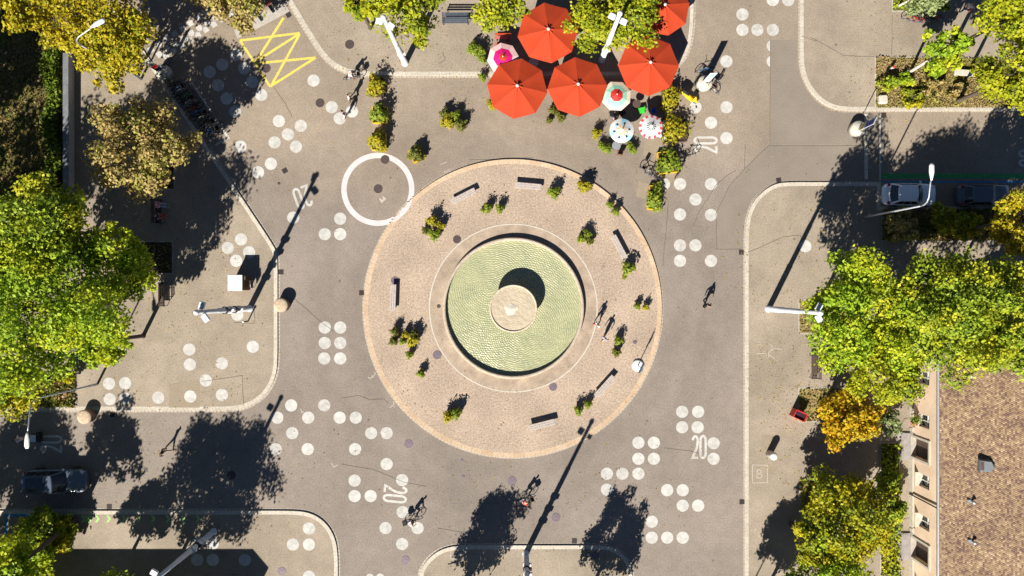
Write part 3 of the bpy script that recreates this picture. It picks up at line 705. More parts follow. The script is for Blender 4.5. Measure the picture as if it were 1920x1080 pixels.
def crown(name, seed, rad, rz, n, leaf, mtl, ncl=26, up=.5, rc=(.12, .29)):
    rng = np.random.default_rng(seed); ncl = int(ncl * 1.5)
    d = rng.normal(size=(ncl, 3)); d[:, 2] = np.abs(d[:, 2]) * 1.1 - .55; d /= np.linalg.norm(d, axis=1, keepdims=True)
    lob = 1 + .16 * np.sin(3 * np.arctan2(d[:, 1], d[:, 0]) + seed) + .1 * np.sin(5 * np.arctan2(d[:, 1], d[:, 0]) + 2 * seed)
    rr = rng.uniform(.42, .86, ncl) * lob
    c = d * rr[:, None]; cr = rng.uniform(*rc, ncl)
    k = rng.choice(ncl, n, p=(cr ** 2) / (cr ** 2).sum())
    q = rng.normal(size=(n, 3)); q /= np.linalg.norm(q, axis=1, keepdims=True)
    t = rng.uniform(.45, 1.08, n)
    ang = 1 + .25 * np.sin(q[:, 0] * 6 + k) * np.cos(q[:, 1] * 7 + k)
    p = c[k] + q * (cr[k] * t * ang)[:, None]
    core = rng.random(n) < .13; nc = int(core.sum()); qc = rng.normal(size=(nc, 3)); qc /= np.linalg.norm(qc, axis=1, keepdims=True)
    p[core] = qc * (.78 * rng.random(nc) ** .45)[:, None] * np.array([1, 1, .6]) - np.array([0, 0, .2])
    p[:, :2] *= rad; p[:, 2] *= rz
    nor = q * .6 + rng.normal(size=(n, 3)) * .6; nor[:, 2] += up
    return leaf_mesh(name, p.astype(np.float32), nor, leaf, rng, mtl), c * np.array([rad, rad, rz])
LM = {'yel': L_yel, 'lime': L_lime, 'green': L_green, 'deep': L_deep, 'olive': L_olive, 'pale': L_pale, 'gold': L_gold, 'mix': L_mix}
def tree(px, py, rpx, zc, kind, lab, seed, rz=None, leaf=.3, dens=1.0, base=None, trunk_m=None, ncl=30, name="tree", group="broadleaf trees around the square", tr=.17):
    """crown centre at pixel (px,py) as the photo shows it, its true height zc"""
    x, y = PZ(px, py, zc); k = (H - zc) / H; rad = rpx * k / S * 1.07; rz = rz or rad * .72
    if base: bx, by = X(base[0]), Y(base[1])
    else: bx, by = x, y
    z0 = gz(bx, by)
    t = thing(name, lab, "tree" if name == "tree" else "shrub", (bx, by, z0), 0, group)
    n = int(dens * 720 * rad * rad * (.3 / leaf) ** 2 * .5)
    me, cl = crown("crown", seed, rad, rz, n, leaf, LM[kind], ncl)
    o = link("crown", me, t, (x - bx, y - by, zc - z0))
    c0 = Vector((x - bx, y - by, zc - z0)); b = MB(); top = c0 + Vector((0, 0, -rz * .15)); mid = top * .55
    mid.x *= .9; b.tube([(0, 0, -.05), (0, 0, .15), tuple(mid), tuple(top), tuple(c0 + Vector((0, 0, rz * .4)))], [tr * 1.5, tr, tr * .85, tr * .6, tr * .2], 10)
    tk = b.build("trunk", trunk_m or bark, t)
    random.seed(seed); b = MB()
    for j in range(min(9, len(cl))):
        e = c0 + Vector(cl[j]) * .85; st = mid.lerp(top, random.uniform(.3, 1)); m = st.lerp(e, .5) + Vector((0, 0, .25))
        b.tube([st, m, e], [tr * .5, tr * .3, tr * .1], 6)
    b.build("limb", trunk_m or bark, tk)
    return t
tree(185, 30, 108, 6.0, 'yel', "yellow tree behind the curved street lamp at top left", 11, leaf=.2, rz=3.4)
tree(196, 104, 58, 4.8, 'yel', "low yellow tree under the curved lamp near the grey wall", 44, leaf=.22, rz=2.6, ncl=20)
tree(40, -22, 72, 8, 'yel', "yellow tree cut off by the top left corner", 12, leaf=.21)
tree(252, 278, 100, 5.6, 'olive', "olive brown tree beside the bicycle bay", 13, leaf=.22, dens=.8)
tree(78, 575, 150, 8, 'green', "largest bright green tree at the left edge", 14, leaf=.2, ncl=44, tr=.3)
tree(62, 425, 116, 7.4, 'deep', "green tree above the largest left tree, shade put into its darker leaves", 15, leaf=.22, ncl=30)  # darker leaf palette stands for the shaded part of the foliage
tree(218, 500, 82, 6.0, 'green', "small green tree over the shaded left bench", 16, leaf=.23, dens=.9)
tree(190, 640, 58, 6.0, 'green', "small bright green tree above the left planted bed", 45, leaf=.23, ncl=18)
tree(22, 722, 62, 4.5, 'mix', "thin greyish tree left of the left planted bed", 17, leaf=.22, dens=.7)
tree(432, -22, 78, 3.0, 'olive', "low olive tree behind the red and white barrier", 18, leaf=.24)
tree(755, 5, 92, 6.2, 'lime', "lime yellow tree left of the grey slatted bench", 19, leaf=.22, dens=.85, ncl=22)
tree(668, 2, 36, 5.4, 'lime', "small lime sprig left of the top mast", 20, leaf=.22, dens=.8, ncl=10)
tree(940, 8, 56, 5.0, 'lime', "compact lime tree right of the grey slatted bench", 21, leaf=.22)
tree(1150, 10, 100, 4.1, 'lime', "yellow green tree among the orange parasols", 22, leaf=.22, ncl=30, rz=1.5)
tree(1915, 20, 82, 8, 'lime', "bright lime tree at the top right corner", 23, leaf=.21)
tree(1918, 138, 76, 8, 'lime', "second bright lime tree below the top right corner", 24, leaf=.21)
tree(1738, -18, 52, 4.5, 'pale', "pale grey green tree above the parked red bicycles", 25, leaf=.2, base=(1684, 12), trunk_m=birch, tr=.1)
tree(1772, 94, 47, 4.8, 'green', "small green tree with a white trunk in the garden plot", 26, leaf=.26, base=(1704, 136), trunk_m=birch, tr=.13, ncl=16)
tree(1920, 415, 62, 7, 'yel', "yellow tree at the right edge below the parked cars", 27, leaf=.21)
tree(1622, 585, 112, 8, 'green', "bright green tree behind the right hand mast", 28, leaf=.2, ncl=36)
tree(1650, 675, 84, 7, 'lime', "lime tree between the right mast and the tiled house", 29, leaf=.2, ncl=26)
tree(1785, 585, 132, 9, 'deep', "tall dark green tree above the tiled roof", 30, leaf=.2, ncl=40)
tree(1905, 590, 112, 9, 'deep', "dark green tree at the right edge above the roof", 31, leaf=.2, ncl=34)
tree(1590, 782, 64, 4.2, 'gold', "golden tree below the red bin", 32, leaf=.22)
tree(1592, 975, 92, 5.0, 'mix', "dull yellow tree in front of the house windows", 33, leaf=.2, dens=.85)
tree(1532, 1022, 48, 5.0, 'mix', "slim yellow green tree left of the dull yellow one", 51, leaf=.21, ncl=18)
tree(1560, 1072, 84, 4.2, 'green', "green tree at the bottom edge left of the house", 34, leaf=.21)
tree(6, 1080, 72, 7, 'green', "dark leaning tree at the bottom left corner", 35, leaf=.26, base=(143, 974), tr=.22)
tree(40, 1046, 62, 2.6, 'green', "leafy green bush filling the bottom left corner", 48, leaf=.22, name="shrub", group="low shrubs", ncl=24)
tree(66, 1000, 40, 2.4, 'deep', "dark bush beside the leaning trunk at bottom left", 36, leaf=.22, name="shrub", group="low shrubs")
# trees just outside the frame whose shadows fall into the view
tree(-275, 660, 150, 8, 'green', "green tree beyond the left edge shading the dry lawn", 37, leaf=.3, ncl=26, dens=.6)
tree(-150, 480, 120, 8, 'green', "second green tree beyond the left edge", 43, leaf=.3, ncl=24, dens=.6)
tree(-285, 277, 110, 9, 'green', "tall tree beyond the left edge shading the upper lawn", 46, leaf=.3, ncl=34)
tree(205, 1192, 118, 8, 'deep', "tree beyond the bottom edge casting the large left shadow", 38, leaf=.2, ncl=40, dens=1.2)
tree(128, 1170, 60, 6, 'green', "small unseen tree added beyond the bottom left edge to extend the large shadow", 49, leaf=.2, ncl=20, dens=1.2)  # unseen tree added to stretch the large shadow to the lower left
tree(-162, 1211, 60, 6, 'green', "small unseen tree added beyond the left edge to shade the parking space", 50, leaf=.22, ncl=20, dens=1.2)  # added out of view to cast shade on the blue parking corner
tree(-163, 1105, 100, 7, 'green', "tree beyond the left edge shading the dark car", 47, leaf=.22, ncl=34, dens=1.2)
tree(842, 1188, 62, 5.2, 'green', "tree beyond the bottom edge left of the bottom mast", 39, leaf=.19, dens=1.3, rz=3.2)
tree(1102, 1198, 60, 5.2, 'green', "tree beyond the bottom edge right of the bottom mast", 40, leaf=.19, dens=1.3, rz=3.0)
tree(1470, 1212, 74, 6, 'mix', "tree beyond the bottom edge near the right pavement", 41, leaf=.19, dens=1.3)
for i, a in enumerate(((1662, 735, 27, 2.2, 'deep', "dense green bush at the corner of the house"), (1668, 792, 26, 1.8, 'pale', "pale leafy bush below the dense corner bush"),
          (1662, 905, 26, 1.8, 'deep', "dark bush beside the house steps"), (1672, 955, 28, 1.8, 'deep', "dark bush below the house drainpipe"),
          (1775, 412, 30, 1.6, 'mix', "yellow green shrub beside the white car"), (1815, 425, 30, 1.4, 'mix', "shrub between the yellow right tree and the dark car"), (1690, 425, 34, 1.3, 'olive', "brownish shrub under the curved right street lamp"),
          (120, 700, 20, 1.0, 'mix', "small shrub in the left planted bed"), (1668, 158, 20, .7, 'deep', "low green shrub near the stone block in the garden plot"), (1712, 184, 24, .7, 'mix', "low yellow green shrub at the kerb side of the garden plot"), (1748, 168, 22, .8, 'olive', "brownish shrub in the middle of the garden plot"), (1700, 150, 15, .6, 'green', "small bright shrub by the white tree trunk"), (1800, 178, 22, .6, 'olive', "dry brown shrub below the pale concrete bench"), (115, 1000, 30, 1.4, 'mix', "leafy shrub around the leaning trunk"), (80, 975, 30, 1.3, 'deep', "dark shrub by the blue parking corner"))):
    tree(*a, 60 + i, leaf=.2, name="shrub", group="low shrubs", ncl=14, tr=.06)

def scatter(name, poly_px, n, hgt, size, mtl, seed, lab, z=None, cat="ground cover"):
    rng = np.random.default_rng(seed); pw = world(poly_px); xs = [p[0] for p in pw]; ys = [p[1] for p in pw]; pts = []
    while len(pts) < n:
        x = rng.uniform(min(xs), max(xs)); y = rng.uniform(min(ys), max(ys))
        if inside(pw, x, y): pts.append((x, y))
    p = np.array([(x, y, .11 + .02) for x, y in pts]); cl = np.sin(p[:, 0] * 1.7 + seed) * np.cos(p[:, 1] * 1.9) * .5 + .5
    p[:, 2] += rng.uniform(0, 1, n) * hgt * (.3 + .7 * cl)
    nor = rng.normal(size=(n, 3)); nor[:, 2] += .9
    return tag(link(name, leaf_mesh(name, p.astype(np.float32), nor, size, rng, mtl)), lab, cat, None, "stuff")
BEDS = [
 ("planted bed", [(1640, 108), (1760, 108), (1900, 112), (1900, 203), (1640, 203)], 6500, .2, .13, L_grass, dry_m),
 ("bed", [(66, 702), (143, 702), (143, 763), (66, 763)], 1500, .4, .2, L_dry, dry_m), ("bed", [(1497, 562), (1600, 562), (1600, 625), (1497, 625)], 600, .12, .15, L_dry, dry_m),
 ("bed", [(1497, 727), (1610, 727), (1610, 790), (1497, 790)], 700, .15, .15, L_dry, dry_m), ("bed", [(240, 312), (328, 312), (328, 355), (240, 355)], 300, .15, .15, L_dry, soil),
 ("bed", [(240, 453), (325, 453), (325, 513), (240, 513)], 300, .15, .15, L_dry, soil), ("bed", [(1652, 392), (1880, 392), (1880, 452), (1652, 452)], 2600, .4, .2, L_dry, dry_m),
 ("bed", [(70, 964), (138, 964), (138, 1032), (70, 1032)], 1500, .5, .2, L_mix, soil), ("bed", [(1499, 897), (1640, 897), (1640, 960), (1499, 960)], 900, .2, .18, L_mix, dry_m),
 ("bed", [(1672, -60), (1780, -60), (1780, 22), (1672, 22)], 1400, .15, .15, L_green, lawn_m), ("bed", [(1650, 830), (1685, 830), (1685, 1080), (1650, 1080)], 1300, .6, .2, L_deep, soil)]
for i, (nm, poly, n, hg, sz, lm, gm) in enumerate(BEDS):
    w_ = world(poly); b = MB(); b.sheet(w_, .112); struct(b.build("planting_ground", gm))
    b = MB(); b.stroke(w_, .1, .118, closed=True); struct(b.build("bed_edging", conc))
    scatter("ground_cover", poly, n, hg, sz, lm, 100 + i, "dry grass and low plants covering a planted bed")
b = MB(); b.sheet(world([(-1500, -220), (122, -220), (122, 470), (-1500, 470)]), .112); struct(b.build("lawn", lawn_m))
scatter("lawn_grass", [(-60, -20), (118, -20), (118, 400), (-60, 400)], 9000, .1, .16, L_dry, 120, "dry shaded lawn grass at the left edge", cat="grass")
# hedge along the left wall
rng = np.random.default_rng(7); n = 5200
p = np.stack([rng.uniform(X(94), X(121), n), rng.uniform(Y(405), Y(90), n), rng.uniform(.15, 1.0, n)], 1); p[:, 0] += .25 * np.sin(p[:, 1] * 1.3)
nor = rng.normal(size=(n, 3)); nor[:, 2] += .9
hd = thing("hedge", "ivy green hedge running along the grey wall at the left", "hedge", (X(108), Y(250), .11)); p -= np.array([X(108), Y(250), .11])
link("foliage", leaf_mesh("foliage", p.astype(np.float32), nor, .22, rng, L_ivy), hd)
b = MB()
for i in range(10): b.tube([(0, -6 + 1.3 * i, 0), (.1, -5.9 + 1.3 * i, .4), (-.1, -5.8 + 1.3 * i, .8)], [.03, .025, .01], 6)
b.build("stem", bark, hd)
wl = thing("garden_wall", "long grey concrete wall between the hedge and the left pavement", "wall", (X(137), Y(260), .1))
b = MB(); b.box((0, 0, .4), (.36, 13.6, .8)); b.build("wall_body", conc, wl)
b = MB(); b.box((0, 0, .84), (.48, 13.7, .08), bev=.02); b.build("coping", mat("grey_coping", (.17, .18, .19), (.12, .13, .14), 2, .8, fine=(8, .2)), wl)
b = MB(); b.sheet(world([(122, 135), (131, 135), (131, 400), (122, 400)]), .112); struct(b.build("garden_path", conc))

# fallen leaves under and near the trees
rng = np.random.default_rng(55); pts = []
for cx_, cy_, r_, n_ in ((300, 300, 150, 260), (330, 500, 120, 160), (1480, 700, 90, 160), (1530, 820, 110, 240), (1700, 90, 120, 150), (720, 70, 110, 130), (900, 120, 90, 60), (420, 870, 170, 140), (930, 990, 120, 70), (1170, 980, 120, 70), (1460, 480, 110, 110), (1650, 300, 160, 120), (300, 740, 150, 110), (700, 600, 380, 160), (1250, 600, 380, 160), (960, 760, 280, 120)):
    for _ in range(n_):
        a = rng.uniform(0, 6.28); q = r_ * math.sqrt(rng.random()); x, y = X(cx_ + q * math.cos(a)), Y(cy_ + q * math.sin(a))
        if (x - FC[0]) ** 2 + (y - FC[1]) ** 2 > 6.3 ** 2: pts.append((x, y, gz(x, y) + .022))
p = np.array(pts, np.float32); nor = rng.normal(size=p.shape) * .25; nor[:, 2] += 1
tag(link("fallen_leaves", leaf_mesh("fallen_leaves", p, nor, .1, rng, leafmat("fallen_leaf_litter", [(.3, .2, .04), (.2, .11, .03), (.42, .3, .06), (.12, .08, .03)], trans=.1))), "yellow and brown leaves fallen on the paving", "leaf litter", None, "stuff")

# potted plants
def foliage(seed, rad, hgt, n, leaf, mtl, spread=1.0, name="foliage"):
    rng = np.random.default_rng(seed); d = rng.normal(size=(n, 3)); d[:, 2] = np.abs(d[:, 2]); d /= np.linalg.norm(d, axis=1, keepdims=True)
    a = np.arctan2(d[:, 1], d[:, 0]); t = rng.uniform(.35, 1.05, n) * (1 + .22 * np.sin(3 * a + seed) + .12 * np.sin(7 * a))
    p = d * t[:, None] * np.array([rad, rad, hgt]); nor = d + rng.normal(size=(n, 3)) * .5; nor[:, 2] += .5
    return leaf_mesh(name, p.astype(np.float32), nor, leaf, rng, mtl)
PP = {}
def pot_proto(kind):
    lm, pm = {'g': (L_pot, terra), 'y': (L_poty, mat("grey_pot", (.3, .29, .27), (.24, .23, .22), 4, .8)), 'd': (L_potd, terra), 'w': (L_pot, conc_white), 'o': (L_poty, conc_white)}[kind]
    t = thing("potted_plant", "", "potted plant")
    b = MB(); b.lathe([(.2, 0), (.29, .34), (.33, .36), (.33, .41), (.29, .41), (.27, .34)], n=18, cap1=False); b.lathe([(.272, .34), (.0001, .35)], n=18, mi=1, cap0=False)
    b.build("pot", [pm, soil], t)
    link("foliage", foliage(ord(kind), .41, .6, 420, .13, lm), t, (0, 0, .36)); return t
def pot(px, py, r, kind, place):
    if kind not in PP: PP[kind] = pot_proto(kind)
    word = {'g': "leafy green potted plant ", 'y': "yellow green potted plant ", 'd': "dull green potted plant ", 'w': "green plant in a white pot ", 'o': "yellow plant in a white pot "}[kind]
    x, y = PZ(px, py, .5); s_ = r / S / .44
    clone(PP[kind], word + place, (x, y, gz(x, y)), random.uniform(0, 6), (s_, s_, min(1.25, s_ * 1.15)), "potted plants around the square")
random.seed(21)
for a in ((811, 415, 11, 'y', "at the top of the upper left island group"), (826, 424, 9, 'y', "at the right of the upper left island group"), (798, 432, 8, 'd', "at the left of the upper left island group"), (815, 440, 12, 'g', "at the bottom of the upper left island group"),
          (905, 394, 5, 'g', "smallest of three below the tilted top left bench"), (915, 390, 9, 'g', "middle of three below the tilted top left bench"), (937, 391, 9, 'g', "right of three below the tilted top left bench"),
          (1039, 362, 12, 'g', "right of the topmost island bench"), (1144, 384, 7, 'g', "upper of two at the upper right island edge"), (1154, 397, 8, 'g', "lower of two at the upper right island edge"),
          (1090, 448, 9, 'g', "left of three above the basin's right side"), (1100, 439, 9, 'g', "top of three above the basin's right side"), (1106, 452, 8, 'd', "right of three above the basin's right side"),
          (1177, 503, 13, 'g', "directly below the right island bench"), (1171, 519, 5, 'g', "smallest, tucked below the right island bench"), (1195, 574, 7, 'g', "left of the pair at the right island edge"), (1211, 576, 7, 'y', "right of the pair at the right island edge"),
          (1159, 638, 9, 'g', "upper of two near the pole sign"), (1155, 660, 9, 'd', "lower of two near the pole sign"),
          (741, 621, 9, 'd', "top left of the left island group"), (738, 639, 9, 'd', "bottom left of the left island group"), (761, 627, 8, 'y', "second in the left island group"), (755, 640, 7, 'g', "low middle of the left island group"),
          (775, 637, 13, 'y', "largest of the left island group"), (778, 624, 8, 'd', "top right of the left island group"), (768, 665, 8, 'g', "alone below the left island group"), (789, 700, 8, 'g', "alone lower left of the basin"),
          (841, 780, 11, 'y', "left of two near the bottom of the island"), (856, 774, 11, 'g', "right of two near the bottom of the island"), (1084, 769, 9, 'g', "left of two beside the lower right bench"), (1102, 758, 8, 'g', "right of two beside the lower right bench"),
          (839, 229, 14, 'y', "brightest of the group left of the parasols"), (834, 214, 10, 'd', "at the top of the group left of the parasols"), (855, 217, 10, 'g', "at the upper right of the group left of the parasols"), (864, 235, 12, 'd', "at the lower right of the group left of the parasols"),
          (887, 93, 12, 'w', "left of the cluster beside the red bench"), (899, 98, 12, 'w', "middle of the cluster beside the red bench"), (905, 112, 8, 'w', "lowest of the cluster beside the red bench"), (904, 144, 8, 'g', "on the kerb left of the parasols"),
          (923, 196, 11, 'o', "under the lower left parasol edge"), (1036, 206, 8, 'd', "top left of four between the front parasols"), (1030, 225, 7, 'd', "bottom left of four between the front parasols"), (1052, 221, 9, 'd', "bottom right of four between the front parasols"), (1045, 211, 6, 'd', "smallest of four between the front parasols"),
          (1118, 251, 10, 'y', "left of the blue flowered parasol"), (1127, 271, 7, 'g', "small one below left of the flowered parasol"), (1138, 279, 9, 'g', "left of the round cafe table"), (1181, 271, 7, 'g', "upper of two right of the round table"), (1187, 281, 8, 'w', "lower of two right of the round table"),
          (1066, 1140, 6, 'd', "beyond the bottom edge")):
    if a[1] < 1090: pot(*a)
# shrub planters (wooden or yellow boxes)
def planter(px, py, wpx, hpx, rz, lm, bm, lab, hg=.9, n=700, seed=1, leaf=.2):
    x, y = PZ(px, py, .7); wd, hd_ = wpx / S, hpx / S
    t = thing("planter_box", lab, "planter", (x, y, gz(x, y)), rz, "shrub planter boxes")
    b = MB(); T = .05
    b.box((0, -hd_ / 2 + T / 2, .24), (wd, T, .48)); b.box((0, hd_ / 2 - T / 2, .24), (wd, T, .48)); b.box((-wd / 2 + T / 2, 0, .24), (T, hd_ - 2 * T, .476)); b.box((wd / 2 - T / 2, 0, .24), (T, hd_ - 2 * T, .476))
    b.build("box", bm, t)
    b = MB(); b.box((0, 0, .2), (wd - 2 * T - .01, hd_ - 2 * T - .01, .4)); b.build("soil", soil, t)
    me = foliage(seed, 1, hg, n, leaf, lm); o = link("foliage", me, t, (0, 0, .35))
    co = np.empty(len(me.vertices) * 3, np.float32); me.vertices.foreach_get("co", co); co = co.reshape(-1, 3); q = co[::4].repeat(4, 0); co = co - q + q * np.array([wd * .62, hd_ * .6, 1], np.float32); me.vertices.foreach_set("co", co.ravel().astype(np.float32)); me.update()
    return t
ybox = mat("yellow_box", (.62, .42, .02), (.52, .34, .02), 4, .6)
for i, a in enumerate(((705, 161, 26, 34, 0, L_poty, wood_d, "topmost shrub planter in the row left of the cafe"), (711, 214, 28, 30, 0, L_pot, ybox, "middle shrub planter in the row left of the cafe"), (709, 264, 26, 32, 0, L_poty, ybox, "lowest shrub planter touching the white ring"),
          (780, 288, 24, 24, .5, L_potd, ybox, "yellow box with a dark shrub right of the white ring"), (1096, 349, 20, 14, -.3, L_poty, wood_d, "small low planter at the upper right island edge"),
          (1257, 182, 28, 46, -.1, L_poty, wood_d, "tall leafy planter below the right orange parasol"), (1266, 242, 44, 46, .1, L_poty, wood_d, "widest yellow green planter below the leafy one"), (1254, 303, 36, 40, .1, L_pot, ybox, "green shrub in a yellow box between two bicycles"),
          (1229, 370, 24, 44, -.1, L_pot, ybox, "lowest yellow planter box with big leaves near the island"))):
    planter(*a, seed=40 + i, hg=1.3 if i < 3 or 4 < i < 8 else .8, leaf=.2)

# ------------------------------------------------------------------ benches
def stone_bench():
    t = thing("slab_bench", "", "bench")
    b = MB()
    for i in range(3): b.box((0, (i - 1) * .165, .42), (2.2, .155, .08), bev=.012)
    b.build("seat", wood_w, t)
    for sx in (-.75, .75): b = MB(); b.box((sx, 0, .19), (.18, .42, .38), bev=.02); b.build("leg", conc, t)
    return t
SBN = stone_bench()
for px, py, a, lab in ((869, 368, 27, "tilted grey slab bench at the upper left of the island"), (990, 349, -5, "grey slab bench at the top of the island"), (1161, 464, -62, "grey slab bench on the right side of the island"),
                     (737, 558, 88, "grey slab bench on the left side of the island"), (1134, 724, 48, "grey slab bench at the lower right of the island"), (1016, 796, 14, "grey slab bench at the bottom of the island")):
    x, y = PZ(px, py, .45); clone(SBN, lab, (x, y, gz(x, y)), R(a), 1, "slab benches on the island")
def park_bench(m, fm):
    t = thing("park_bench", "", "bench")
    b = MB()
    for i in range(4): b.box((0, -.2 + i * .125, .44), (2.0, .11, .035), bev=.008)
    b.build("seat", m, t)
    b = MB()
    for i in range(3): b.box((0, .3 + i * .035, .58 + i * .13), (2.0, .03, .11), bev=.008)
    b.build("backrest", m, t)
    for sx in (-.92, .92):
        b = MB(); b.tube([(sx, -.22, 0), (sx, -.22, .43), (sx, .25, .43), (sx, .4, .9)], .025, 6); b.tube([(sx, .25, .43), (sx, .3, 0)], .025, 6)
        b.tube([(sx, -.22, .43), (sx, -.24, .64), (sx, .3, .66)], .02, 6); b.build("leg", fm, t)
    return t
pbs = park_bench(slate, dark_metal)
def put(o, lab, px, py, rz, grp=None, sc=1, z=.5):
    x, y = PZ(px, py, z); o["label"] = lab; o.location = (x, y, gz(x, y)); o.rotation_euler.z = rz; o.scale = (sc, sc, sc)
    if grp: o["group"] = grp
    return o
put(pbs, "dark grey slatted park bench between two lime trees at the top", 854, 38, 0, sc=1.1)
pbw = park_bench(wood_d, dark_metal)
put(pbw, "dark wooden park bench right of the largest left tree", 303, 552, R(-90), "dark wooden park benches")
for lab, px, py, rz in (("dark bench with two seated people in left shade", 297, 396, R(90)), ("black park bench half under the lime tree by the right pavement", 1527, 688, R(-90))):
    put(copy_tree(pbw), lab, px, py, rz, "dark wooden park benches")
t = thing("concrete_bench", "pale concrete bench in the dry garden plot", "bench", (*PZ(1807, 137, .4), .11), R(-4))
b = MB(); b.box((0, 0, .4), (1.7, .5, .1), bev=.02); b.build("seat", conc_white, t)
for sx in (-.6, .6): b = MB(); b.box((sx, 0, .175), (.16, .42, .35), bev=.02); b.build("leg", conc, t)
t = thing("stone_block", "pale rough stone block at the corner of the garden plot", "stone", (*PZ(1656, 186, .4), .11), .05)
b = MB(); b.box((0, 0, .22), (.72, .72, .44), bev=.09); b.build("block", conc_white, t)
t = thing("marker_post", "short red and white post in the garden plot", "post", (*G(1667, 131),))
b = MB(); b.box((0, 0, .3), (.22, .12, .6), bev=.02); b.build("post", white_p, t); b = MB(); b.box((.02, 0, .66), (.24, .14, .12), bev=.02); b.build("cap", red_m, t)
t = thing("picnic_bench", "faded red wooden bench with a table behind the pink parasol", "bench", (*PZ(943, 80, .6), .1), 0)
b = MB(); b.box((-.1, -.35, .72), (1.2, .7, .05), bev=.01); b.build("table_top", red_faded, t)
b = MB(); b.box((0, .45, .44), (1.35, .3, .05), bev=.01); b.build("seat", red_faded, t); b = MB(); b.box((0, .63, .72), (1.35, .05, .3), bev=.01); b.build("backrest", orange, t)
for sx in (-.5, .4): b = MB(); b.box((sx, -.3, .35), (.08, .5, .7)); b.box((sx, .45, .21), (.08, .28, .42)); b.build("leg", dark_metal, t)

# ------------------------------------------------------------------ parasols
def parasol(px, py, rpx, z, rings, nseg, matfn, mats_, lab, rz=0.0, sub=1, drop=.55, vent=None, tip=.07, polem=white_metal, valance=.0):
    x, y = PZ(px, py, z); rad = rpx / S * (H - z) / H; z0 = gz(x, y)
    t = thing("parasol", lab, "parasol", (x, y, z0), rz, "cafe parasols")
    b = MB(); n = nseg * sub; vs = [(0, 0, z)]; 
    for r in rings:
        for i in range(n):
            a = 2 * math.pi * i / n; ph = (i % sub) / sub
            k = 1 - (1 - math.cos(math.pi / nseg)) * math.sin(math.pi * ph) if sub > 1 else 1
            if sub > 1: k = math.cos(math.pi / nseg) / math.cos((ph - .5) * 2 * math.pi / nseg)
            sag = .05 * math.sin(math.pi * ph) * r if sub > 1 else 0
            vs.append((rad * r * k * math.cos(a), rad * r * k * math.sin(a), z - drop * r ** 1.1 - sag))
    fs = []; ms = []
    for i in range(n): fs.append((0, 1 + i, 1 + (i + 1) % n)); ms.append(matfn(0, i // sub))
    for j in range(len(rings) - 1):
        for i in range(n):
            a0 = 1 + j * n; i2 = (i + 1) % n; fs.append((a0 + i, a0 + n + i, a0 + n + i2, a0 + i2)); ms.append(matfn(j + 1, i // sub))
    for f, m in zip(fs, ms): b.f.append(f); b.m.append(m); b.sm.append(False)
    b.v = vs
    cn = b.build("canopy", mats_, t)
    if vent:
        b = MB(); n2 = nseg; vs = [(0, 0, z + .1)]
        for r, zz in ((vent * .55, z + .04), (vent, z - drop * vent * .8 + .05)):
            for i in range(n2 * 2): a = 2 * math.pi * i / (2 * n2); q = r * (1 if i % 2 == 0 else .72); vs.append((rad * q * math.cos(a), rad * q * math.sin(a), zz - (0 if i % 2 == 0 else .03)))
        m_ = n2 * 2; fs = [(0, 1 + i, 1 + (i + 1) % m_) for i in range(m_)] + [(1 + i, 1 + m_ + i, 1 + m_ + (i + 1) % m_, 1 + (i + 1) % m_) for i in range(m_)]
        b.add(vs, fs); b.build("vent_cap", mats_[0], cn)
    b = MB(); b.lathe([(tip, z + .06), (tip * 1.1, z + .12), (tip * .8, z + .2), (.001, z + .22)], n=14); b.build("finial", white_p, t)
    b = MB(); b.tube([(0, 0, .05), (0, 0, z + .05)], .035, 10); b.build("pole", polem, t)
    b = MB(); b.lathe([(.3, 0), (.3, .07), (.1, .1), (.06, .25)], n=20); b.build("base", conc, t)
    for i in range(nseg if nseg <= 8 else 6):
        a = 2 * math.pi * i / (nseg if nseg <= 8 else 6); b = MB()
        b.tube([(.04 * math.cos(a), .04 * math.sin(a), z - .08), (rad * .97 * math.cos(a), rad * .97 * math.sin(a), z - drop * .97 - .03)], .012, 5); b.build("rib", polem, t)
    return t
for px, py, r, rz, lab in ((1028, 56, 58, 7, "large orange parasol at the top of the cafe"), (970, 161, 58, -8, "large orange parasol at the lower left of the cafe"), (1084, 158, 57, 4, "large orange parasol at the lower middle of the cafe"),
                         (1219, 118, 58, 0, "large orange parasol on the right of the cafe"), (1246, 10, 52, 12, "orange parasol half behind the yellow tree at the top right of the cafe")):
    parasol(px, py, r, 3.1, (.15, .5, 1), 8, lambda j, i: 0, [orange], lab, R(rz + 90), sub=4, drop=.75, vent=.19, tip=.12)
parasol(1157, 177, 29, 2.45, (.43, .74, 1), 8, lambda j, i: j, [red_m, mint, cream], "cream parasol with mint and red rings under the front parasols", R(20), drop=.5, tip=.04)
parasol(943, 107, 30, 2.3, (.25, .62, 1), 8, lambda j, i: j, [orange, magenta, pinkw], "pale pink parasol with a magenta ring behind the left orange one", R(8), drop=.45, tip=.04)
parasol(1167, 243, 23, 2.3, (.14, .34, .52, .72, 1), 24, lambda j, i: (0, (3, 0)[i % 2], (0, 3, 1)[i % 3], (2, 1, 0, 0)[i % 4], (0, 0, 1, 0)[(i // 2) % 4])[j], [white_p, skyb, navy, amber], "small white and blue flowered parasol with an amber centre", 0, sub=1, drop=.4, tip=.04)
parasol(1222, 236, 22.5, 2.3, (.14, .4, .78, 1), 24, lambda j, i: (0, (0, 2)[i % 2], 0, (0, 1)[i % 2])[j], [white_p, rosered, black, steel], "small red parasol patterned with a white daisy", 0, sub=1, drop=.4, tip=.04)

